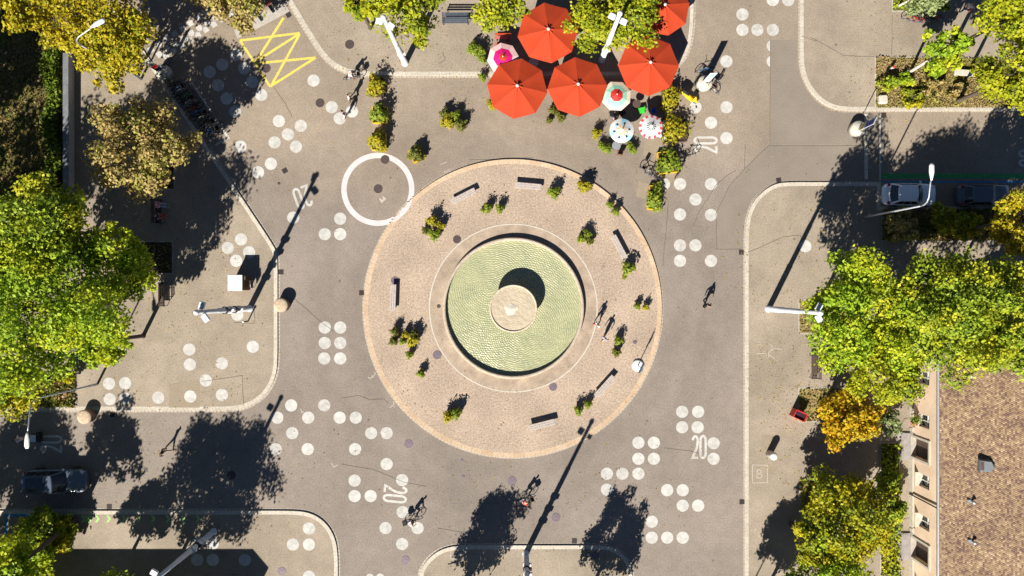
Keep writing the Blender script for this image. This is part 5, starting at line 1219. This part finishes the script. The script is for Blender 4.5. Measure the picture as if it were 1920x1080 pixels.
def person(lab, loc, rz, pose="walk", top="white", legs="denim", hair="dark", shoes="black", longhair=False, shorts=False, sc=1.0, sleeves=.5, phase=1, hat=None, cat="person", group="people on the square"):
    t = thing("person", lab, cat, loc, rz, group); t.scale = (sc, sc, sc); p = phase; V = Vector
    if pose == "walk":
        J = dict(pel=(0, 0, .93), spi=(0, .01, 1.13), che=(0, .03, 1.33), nec=(0, .04, 1.46), hea=(0, .07, 1.58),
            el={1: (.27, -.1 * p, 1.12), -1: (-.27, .12 * p, 1.12)}, wr={1: (.29, .03 - .08 * p, .88), -1: (-.29, .1 + .14 * p, .9)},
            kn={1: (.1, .17 * p + .03, .5), -1: (-.1, -.1 * p + .06, .5)}, an={1: (.1, .24 * p - .06, .08), -1: (-.1, -.3 * p, .12)})
    elif pose == "stand":
        J = dict(pel=(0, 0, .93), spi=(0, 0, 1.13), che=(0, .01, 1.33), nec=(0, .01, 1.46), hea=(0, .04, 1.58),
            el={1: (.26, -.02, 1.12), -1: (-.26, -.02, 1.12)}, wr={1: (.24, .18, 1.0), -1: (-.25, .16, .98)}, kn={1: (.1, .03, .5), -1: (-.1, .02, .5)}, an={1: (.11, -.03, .08), -1: (-.11, -.02, .08)})
    elif pose == "sit":
        J = dict(pel=(0, 0, .54), spi=(0, -.03, .75), che=(0, -.02, .96), nec=(0, 0, 1.09), hea=(0, .04, 1.21),
            el={1: (.26, .04, .76), -1: (-.26, .04, .76)}, wr={1: (.14, .28, .66), -1: (-.14, .28, .66)}, kn={1: (.12, .42, .5), -1: (-.12, .42, .5)}, an={1: (.12, .44, .08), -1: (-.12, .44, .08)})
    else:   # cycling
        J = dict(pel=(0, -.25, .98), spi=(0, -.16, 1.16), che=(0, -.02, 1.33), nec=(0, .07, 1.43), hea=(0, .14, 1.53),
            el={1: (.3, .08, 1.16), -1: (-.3, .08, 1.16)}, wr={1: (.26, .25, 1.04), -1: (-.26, .25, 1.04)}, kn={1: (.11, .12, .72), -1: (-.11, .1, .86)}, an={1: (.13, .0, .28), -1: (-.13, -.24, .5)})
    pel, spi, che, nec, hea = (V(J[k]) for k in ("pel", "spi", "che", "nec", "hea"))
    ax = (nec - che).normalized(); fw = V((0, 1, 0)) - ax * ax.y; fw.normalize()
    vs = [pel, spi, che, nec, hea - ax * .05, hea + ax * .03, hea + ax * .09]; rd = [(.13, .1), (.125, .095), (.14, .1), (.055, .055), (.075, .085), (.085, .1), (.06, .075)]
    ed = [(i, i + 1) for i in range(6)]
    def ad(v, r, par): vs.append(V(v)); rd.append(r); ed.append((par, len(vs) - 1)); return len(vs) - 1
    ad(hea + fw * .115 - ax * .005, .014, 5)
    sho = {}
    for s_ in (1, -1):
        a = ad(che + V((s_ * .17, 0, 0)) + ax * .06, .055, 2); sho[s_] = a
        e = ad(J["el"][s_], .042, a); w_ = ad(J["wr"][s_], .028, e); hd_ = (V(J["wr"][s_]) - V(J["el"][s_])).normalized()
        pm = ad(V(J["wr"][s_]) + hd_ * .06, (.036, .02), w_)
        if pose == "cycle": hd2 = V((0, .6, -.8))
        else: hd2 = (hd_ + V((0, .25, 0))).normalized()
        sd_ = hd_.cross(V((1, 0, 0))); sd_.normalize()
        for fi, (o_, l_) in enumerate(((-.03, .068), (-.01, .08), (.01, .075), (.03, .06))):
            f1 = ad(vs[pm] + sd_ * o_ + hd_ * .045, .009, pm); ad(vs[f1] + hd2 * l_ * .6, .008, f1)
        t1 = ad(vs[w_] + hd_ * .03 + V((-s_ * .035, .02, 0)), .01, w_); ad(vs[t1] + hd_ * .045 + V((-s_ * .01, .01, 0)), .009, t1)
    for s_ in (1, -1):
        h_ = ad(pel + V((s_ * .09, 0, -.04)), .085, 0); k_ = ad(J["kn"][s_], .055, h_); a_ = ad(J["an"][s_], .04, k_); ad(V(J["an"][s_]) + V((0, .14, -.04)), .034, a_)
    skinmesh("body", vs, ed, rd, skin, t)
    # shirt
    S_ = [pel + ax * .03, spi, che, nec - ax * .05]; r_ = [(.155, .12), (.15, .115), (.168, .12), (.08, .075)]; e_ = [(0, 1), (1, 2), (2, 3)]
    for s_ in (1, -1):
        a = len(S_); S_.append(che + V((s_ * .175, 0, 0)) + ax * .06); r_.append(.075); e_.append((2, a)); end = V(J["el"][s_]) if sleeves < 1 else V(J["wr"][s_])
        S_.append(S_[a].lerp(V(J["el"][s_]), min(1, sleeves * 1.3))); r_.append(.062); e_.append((a, a + 1))
        if sleeves >= 1: S_.append(V(J["wr"][s_])); r_.append(.042); e_.append((a + 1, a + 2))
    skinmesh("shirt", S_, e_, r_, cloth(top, (1, 1, 1)), t)
    S_ = [pel + V((0, 0, .06)), pel - V((0, 0, .03))]; r_ = [(.15, .115), (.15, .12)]; e_ = [(0, 1)]
    for s_ in (1, -1):
        a = len(S_); hp = pel + V((s_ * .095, 0, -.06)); kn = V(J["kn"][s_]); S_.append(hp); r_.append(.1); e_.append((1, a)); S_.append(kn if not shorts else hp.lerp(kn, .8)); r_.append(.072 if not shorts else .09); e_.append((a, a + 1))
        if not shorts: S_.append(V(J["an"][s_]).lerp(kn, .06)); r_.append(.056); e_.append((a + 1, a + 2))
    skinmesh("trousers", S_, e_, r_, cloth(legs, (1, 1, 1)), t)
    for s_ in (1, -1): an = V(J["an"][s_]); skinmesh("shoe", [an + V((0, -.05, -.035)), an + V((0, .06, -.04)), an + V((0, .17, -.05))], [(0, 1), (1, 2)], [(.045, .045), (.045, .04), (.035, .025)], cloth(shoes, (1, 1, 1)), t)
    hm = cloth(hat, (1, 1, 1)) if hat else HAIR[hair]
    q = [hea + ax * .07 + fw * .02, hea + ax * .09 - fw * .04, hea + ax * .02 - fw * .06]; rr_ = [(.092, .08), (.095, .085), (.085, .07)]
    if longhair: q.append(hea - ax * .16 - fw * .07); rr_.append((.08, .04))
    skinmesh("helmet" if hat else "hair", q, [(i, i + 1) for i in range(len(q) - 1)], rr_, hm, t)
    b = MB()
    for s_ in (1, -1): c = hea + fw * .098 + ax * .02 + V((s_ * .032, 0, 0)); b.lathe([(.001, -.008), (.01, 0), (.001, .008)], c=tuple(c), n=8)
    b.build("eyes", black, t)
    return t
def man(px, py, ang, lab, z=.0, **k):
    x, y = PZ(px, py, 1.0) if z == 0 else PZ(px, py, z); return person(lab, (x, y, gz(x, y)), R(ang), **k)
man(654, 182, -70, "person in a white shirt and navy shorts walking beside the shrub planters", top="white", legs="navy", shorts=True, phase=1)
man(644, 213, -60, "person in a dark blue top and white trousers crossing the white dots", top="navy", legs="white", hair="dark", phase=-1)
man(1120, 608, 130, "person in a white shirt and red shorts walking by the basin", top="white", legs="red", shorts=True, hair="brown")
man(1134, 634, 140, "person in a light blue shirt walking behind another by the basin", top="lightblue", legs="beige", hair="fair", phase=-1)
man(1325, 572, 200, "person in black with a light bag walking on the right road", top="black", legs="black", hair="dark", longhair=True, sleeves=1)
man(305, 848, -120, "person in a black top with fair hair walking on the left road", top="black", legs="beige", hair="fair", sleeves=1, phase=-1)
man(1814, 14, 150, "person in a white top with a red bag at the top right path", top="white", legs="navy", hair="fair")
x, y = PZ(1816, 16, 1.0); t = thing("shoulder_bag", "red shoulder bag carried by the person at top right", "bag", (x + .1, y - .12, .95)); b = MB(); b.tube([(-.15, 0, 0), (0, 0, .03), (.15, 0, 0)], [.07, .1, .07], 10); b.build("pouch", red_m, t); b = MB(); b.tube([(-.14, 0, .05), (0, .1, .45), (.14, 0, .05)], .012, 5); b.build("strap", dark_metal, t)
x, y = PZ(1331, 570, 1.0); t = thing("shoulder_bag", "pale shoulder bag carried by the person in black", "bag", (x, y, .85)); b = MB(); b.tube([(-.16, 0, 0), (0, 0, .03), (.16, 0, 0)], [.07, .11, .07], 10); b.build("pouch", cream, t); b = MB(); b.tube([(-.14, 0, .05), (-.16, 0, .5), (.14, 0, .05)], .012, 5); b.build("strap", dark_metal, t)
bx, by = PZ(297, 396, .5)
person("person in a pink top sitting at the upper end of the shaded bench", (bx + .08, by + .5, .1), R(-90), pose="sit", top="pink", legs="lightblue", hair="dark", shoes="white")
person("person in a navy top sitting at the lower end of the shaded bench", (bx + .08, by - .45, .1), R(-90), pose="sit", top="navy", legs="red", hair="brown")
x, y = PZ(1151, 224, .6); person("person in blue sitting above the flowered parasol", (x, y, 0), R(-40), pose="sit", top="denim", legs="navy", hair="dark")
def cyclist(px, py, ang, fc, lab, blab, **k):
    x, y = PZ(px, py, .9); o = copy_tree(bb[fc]); o.location = (x, y, gz(x, y)); o.rotation_euler = (0, 0, R(ang)); o["label"] = blab; o["group"] = "ridden bicycles"
    person(lab, (x, y, gz(x, y)), R(ang), pose="cycle", **k); return o
cyclist(660, 141, -80, "silver", "cyclist in a white shirt riding along the top kerb", "silver bicycle ridden along the top kerb", top="white", legs="navy", hair="dark")
cyclist(986, 940, -68, "white", "cyclist in a red and white jersey below the island", "white bicycle ridden below the island", top="red", legs="white", hat="olive", sleeves=.4)
cyclist(772, 979, -75, "black", "cyclist in a white top carrying a dark pannier near the bottom 20", "black bicycle ridden near the bottom 20", top="white", legs="black", hair="brown")
x, y = PZ(759, 980, .7); t = thing("pannier_bag", "dark blue pannier bag behind the cyclist near the bottom 20", "bag", (x, y, .55), R(-75)); b = MB(); b.box((0, 0, .15), (.4, .32, .3), bev=.05); b.build("pouch", navy, t); b = MB(); b.box((0, 0, .31), (.42, .34, .04), bev=.015); b.build("flap", black, t)
cyclist(40, 822, 88, "black", "cyclist in white on a cargo bicycle at the left edge", "long black cargo bicycle ridden at the left edge", top="white", legs="black", hair="dark", shorts=True)
x, y = PZ(68, 821, .6); t = thing("cargo_box", "white lidded cargo box on the long bicycle at left", "box", (x, y, .32), R(0)); b = MB(); b.box((0, 0, .25), (.75, .6, .5), bev=.03); b.build("box_body", dark_metal, t); b = MB(); b.box((-.12, 0, .515), (.45, .56, .03), bev=.01); b.build("lid", white_p, t); b = MB(); b.box((.4, -.2, .2), (.04, .12, .1), bev=.01); b.build("reflector", lamp_red, t)
for yy in (-.36, .36): b = MB(); b.tube([(0, yy, -.07)] + [(.02 + .22 * math.cos(a * .5236), yy, -.09 + .22 * math.sin(a * .5236)) for a in range(12)], .025, 6); b.build("wheel", black, t)

# ------------------------------------------------------------------ house with the tiled roof
hx = X(1706); y1, y0 = Y(640), Y(1560); ym = (y0 + y1) / 2; ln = y1 - y0; WH = 4.25; DP = 16.0
ht = thing("tiled_house", "low peach house with a brown tiled roof at the lower right", "house", (hx, ym, .1))
def hy(py): return Y(py) - ym
peach = mat("peach_render", (.72, .55, .4), (.67, .51, .37), .8, .9, fine=(6, .06), big=.12, bigscale=.4)
opens = []
for py_, kind in ((709, 'w'), (790, 'f'), (846, 'd'), (903, 'w'), (980, 'w'), (1040, 'd'), (1110, 'w')):
    yc = hy(py_ + (8 if kind == 'd' else 0)); yc = (Y(540 + (py_ - 540) * (1 - (2.0 / H))) - ym)
    hw = .52 if kind != 'd' else .8; opens.append((yc, hw, (1.15, 2.6) if kind != 'd' else (.15, 2.55), kind))
opens.sort()
b = MB(); T = .45; cur = -ln / 2
for yc, hw, (z0, z1), kind in opens:      # wall built between its openings
    b.box((T / 2, (cur + yc - hw) / 2, WH / 2), (T, yc - hw - cur, WH))
    b.box((T / 2, yc, (z1 + WH) / 2), (T, 2 * hw, WH - z1))
    if z0 > .2: b.box((T / 2, yc, z0 / 2), (T, 2 * hw, z0))
    cur = yc + hw
b.box((T / 2, (cur + ln / 2) / 2, WH / 2), (T, ln / 2 - cur, WH)); b.box((DP / 2, ln / 2 - .2, WH / 2), (DP - 2 * T, .4, WH)); b.box((DP / 2, -ln / 2 + .2, WH / 2), (DP - 2 * T, .4, WH)); b.box((DP - T / 2, 0, WH / 2), (T, ln, WH))
wb_ = b.build("wall", peach, ht)
b = MB(); cur = -ln / 2
for yc, hw, zz, kind in [o for o in opens if o[3] == 'd'] + [(ln / 2, 0, 0, 'e')]: b.box((-.03, (cur + yc - hw) / 2, .2), (.06, yc - hw - cur, .4)); cur = yc + hw
b.build("plinth", conc_white, wb_)
for yc, hw, (z0, z1), kind in opens:
    if kind != 'd':
        wn = bpy.data.objects.new("window", None); COL.objects.link(wn); wn.parent = ht
        b = MB(); b.box((.3, yc, (z0 + z1) / 2), (.02, 2 * hw, z1 - z0)); b.build("pane", glass_d, wn)
        b = MB(); f = .07
        for c, d in (((.24, yc - hw + f / 2, (z0 + z1) / 2), (.08, f, z1 - z0)), ((.24, yc + hw - f / 2, (z0 + z1) / 2), (.08, f, z1 - z0)), ((.24, yc, (z0 + z1) / 2), (.078, f, z1 - z0 - 2 * f)), ((.24, yc, z1 - f / 2), (.078, 2 * hw - 2 * f, f)), ((.24, yc, z0 + f / 2), (.078, 2 * hw - 2 * f, f)), ((.24, yc, z0 + (z1 - z0) * .62), (.07, 2 * hw - 2 * f, f))): b.box(c, d)
        b.build("frame", white_p, wn)
        b = MB(); b.box((.03, yc, z0 - .03), (.5, 2 * hw + .1, .08), bev=.01); b.v = [(a - .06, c, d) for a, c, d in b.v]; b.build("sill", stone_w, wn)
        if kind == 'f':
            fb = thing("window_box", "window box with trailing green plants and pink flowers on the house", "window box", (hx - .3, ym + yc, .1 + z0 + .05)); b = MB(); b.box((0, 0, .1), (.22, .9, .2), bev=.02); b.build("box", terra, fb)
            link("foliage", foliage(77, .5, .45, 260, .12, L_pot), fb, (-.1, 0, .15)); link("flowers", foliage(78, .3, .35, 60, .1, magenta), fb, (-.3, -.25, .12))
    else:
        dr = bpy.data.objects.new("doorway", None); COL.objects.link(dr); dr.parent = ht
        b = MB(); b.box((.42, yc, (z0 + z1) / 2), (.06, 2 * hw, z1 - z0)); b.build("door", wood_d, dr)
        b = MB()
        for sg in (1, -1): b.box((-.02, yc + sg * (hw + .09), z1 / 2), (.1, .18, z1 - .004))
        b.box((-.025, yc, z1 + .1), (.11, 2 * hw + .36, .2)); b.build("surround", stone_w, dr)
        b = MB(); b.box((.16, yc, .075), (.5, 2 * hw, .15)); b.build("threshold", conc, dr)
        st = thing("door_steps", "stone steps at the %s house doorway" % ("upper" if yc > -15 + 0 and yc == max(o[0] for o in opens if o[3] == 'd') else "lower"), "steps", (hx - .62, ym + yc, .1)); b = MB(); b.box((.15, 0, .075), (.72, 2.2, .15), bev=.01); b.box((-.35, 0, .035), (.28, 2.5, .07), bev=.01); b.build("step", mat("step_stone", (.3, .27, .26), (.22, .2, .2), 3, .9), st)
        b = MB(); b.tube([(-.4, 1.25, 0), (-.4, 1.25, .9), (.4, 1.25, 1.05), (.4, 1.25, .1)], .025, 6); b.build("handrail", steel, st)
# roof with tile cells
def tile_mat():
    m = bpy.data.materials.new("roof_tiles"); m.use_nodes = True; n = m.node_tree.nodes; l = m.node_tree.links; p = n["Principled BSDF"]; p.inputs["Roughness"].default_value = .85
    uv = n.new("ShaderNodeUVMap"); sx = n.new("ShaderNodeSeparateXYZ"); l.new(uv.outputs[0], sx.inputs[0])
    def M(op, a, bb_=None):
        q = n.new("ShaderNodeMath"); q.operation = op
        for i, v in enumerate((a, bb_)):
            if v is None: continue
            if isinstance(v, (int, float)): q.inputs[i].default_value = v
            else: l.new(v, q.inputs[i])
        return q.outputs[0]
    v_ = M('MULTIPLY', sx.outputs[1], 8.0); row = M('FLOOR', v_); u_ = M('ADD', M('MULTIPLY', sx.outputs[0], 6.5), M('MULTIPLY', M('MODULO', row, 2.0), .5)); colm = M('FLOOR', u_)
    cb = n.new("ShaderNodeCombineXYZ"); l.new(colm, cb.inputs[0]); l.new(row, cb.inputs[1])
    wn = n.new("ShaderNodeTexWhiteNoise"); wn.noise_dimensions = '2D'; l.new(cb.outputs[0], wn.inputs["Vector"])
    tc = n.new("ShaderNodeTexCoord"); no = n.new("ShaderNodeTexNoise"); no.inputs["Scale"].default_value = .55; no.inputs["Detail"].default_value = 4; l.new(tc.outputs["Object"], no.inputs["Vector"])
    f = M('ADD', M('MULTIPLY', wn.outputs["Value"], .8), M('MULTIPLY', M('SUBTRACT', no.outputs["Fac"], .5), .55))
    f = M('ADD', f, .1)
    rp = n.new("ShaderNodeValToRGB"); e = rp.color_ramp.elements; e[0].position = 0; e[0].color = (.075, .04, .035, 1); e[1].position = 1; e[1].color = (.42, .31, .2, 1)
    for pos, c in ((.25, (.14, .08, .056)), (.5, (.215, .14, .08)), (.8, (.27, .185, .105))): k = e.new(pos); k.color = (*c, 1)
    l.new(f, rp.inputs[0]); l.new(rp.outputs[0], p.inputs["Base Color"])
    fr = M('FRACT', v_); fu = M('FRACT', u_); hgt = M('ADD', M('MULTIPLY', fr, -1.0), M('MULTIPLY', M('SINE', M('MULTIPLY', fu, 3.1416)), .8))
    bp = n.new("ShaderNodeBump"); bp.inputs["Strength"].default_value = .7; bp.inputs["Distance"].default_value = .05; l.new(hgt, bp.inputs["Height"]); l.new(bp.outputs[0], p.inputs["Normal"])
    return m
tiles = tile_mat(); ov = .22; run = DP / 2 + ov; rise = 4.6; sl = math.hypot(run, rise); zE = WH + .05
def roofplane(name, x0, z0, x1, z1):
    th = .14; L2 = ln / 2 + .3
    vs = [(x0, -L2, z0), (x0, L2, z0), (x1, L2, z1), (x1, -L2, z1), (x0, -L2, z0 - th), (x0, L2, z0 - th), (x1, L2, z1 - th), (x1, -L2, z1 - th)]
    fs = [(0, 3, 2, 1), (4, 5, 6, 7), (0, 1, 5, 4), (3, 7, 6, 2), (1, 2, 6, 5), (0, 4, 7, 3)]
    if x1 < x0: fs = [tuple(reversed(f)) for f in fs]
    me = bpy.data.meshes.new(name); me.from_pydata(vs, [], fs); me.materials.append(tiles); ul = me.uv_layers.new(name="UVMap"); cu = {0: (0, 0), 1: (2 * L2, 0), 2: (2 * L2, sl), 3: (0, sl), 4: (0, -th), 5: (2 * L2, -th), 6: (2 * L2, sl), 7: (0, sl)}
    ul.data.foreach_set("uv", [c for f in fs for k in f for c in cu[k]]); me.update(); return link(name, me, ht)
r1 = roofplane("roof", -ov, zE, DP / 2 - .003, zE + rise); roofplane("roof", DP + ov, zE, DP / 2 + .003, zE + rise)
b = MB(); b.tube([(DP / 2, -ln / 2 - .3, zE + rise), (DP / 2, ln / 2 + .3, zE + rise)], .13, 10); b.build("ridge", terra, r1)
b = MB(); prof = []
for k in range(9): a = math.pi * (1 + k / 8); prof.append((-ov - .1 + .09 * math.cos(a), zE - .02 + .09 * math.sin(a)))
prof += [(p_ * 1.0 if True else 0, z) for p_, z in [(-ov - .1 + .075 * math.cos(math.pi * (2 - k / 8)), zE - .02 + .075 * math.sin(math.pi * (2 - k / 8))) for k in range(9)]]
vs = [(p_, s_ * (ln / 2 + .3), z) for s_ in (-1, 1) for p_, z in prof]; n_ = len(prof); b.add(vs, [(k, (k + 1) % n_, n_ + (k + 1) % n_, n_ + k) for k in range(n_)]); b.build("gutter", steel, ht)
b = MB(); b.tube([(-ov - .1, hy(925), zE - .1), (-.12, hy(925), zE - .45), (-.1, hy(925), 2.0), (-.1, hy(925), .05)], .055, 8); b.build("downpipe", dark_metal, ht)
def onroof(px, py):
    for _ in range(12):
        z = globals().get('_z', 6.0); x, y = PZ(px, py, z + .1); globals()['_z'] = zE + (x - hx + ov) / run * rise
    return x - hx, y - ym, globals()['_z']
sa = math.atan2(rise, run)
x, y, z = onroof(1846, 872); b = MB(); tv = Euler((0, -sa, 0))
b.add([(-.45, -.5, 0), (-.45, .5, 0), (.35, .42, .3), (.6, 0, .34), (.35, -.42, .3), (-.45, -.4, .42), (-.45, .4, .42), (.3, .34, .44), (.45, 0, .45), (.3, -.34, .44)], [(5, 9, 8, 7, 6), (0, 1, 6, 5), (1, 2, 7, 6), (2, 3, 8, 7), (3, 4, 9, 8), (4, 0, 5, 9)])
o = b.build("roof_vent", mat("zinc", (.2, .22, .24), (.16, .18, .2), 4, .5, metal=.4), r1, (x, y, z)); o.rotation_euler = (0, -sa * .5, 0)
b = MB(); b.box((-.3, 0, .435), (.26, .6, .03)); b.build("vent_opening", wood_d, o)
for px, py in ((1816, 705), (1821, 940), (1822, 1015)):
    x, y, z = onroof(px, py); b = MB(); b.tube([(0, 0, -.1), (0, 0, .35)], .07, 8); b.lathe([(.13, .35), (.13, .42), (.001, .46)], n=12); b.box((-.15, 0, .02), (.3, .24, .06)); b.build("vent_pipe", steel, r1, (x, y, z))
# building beyond the bottom edge that throws the angular shadow
bt = thing("flat_building", "flat roofed building beyond the bottom left edge throwing an angular shadow", "house", (X(0), Y(1200), .1))
poly = [(a - X(0), c - Y(1200)) for a, c in world([(-500, 1142), (418, 1142), (448, 1177), (380, 1260), (-500, 1260)])]
b = MB(); b.prism(poly, 0, 4.3); b.build("wall", peach, bt); b = MB(); b.prism(poly, 4.302, 4.5); b.build("roof", conc, bt)
for i in range(8): b = MB(); b.box((-15 + i * 4, (1200 - 1142) / S + .03, 2), (1.2, .06, 1.5)); b.build("window", glass_d, bt)
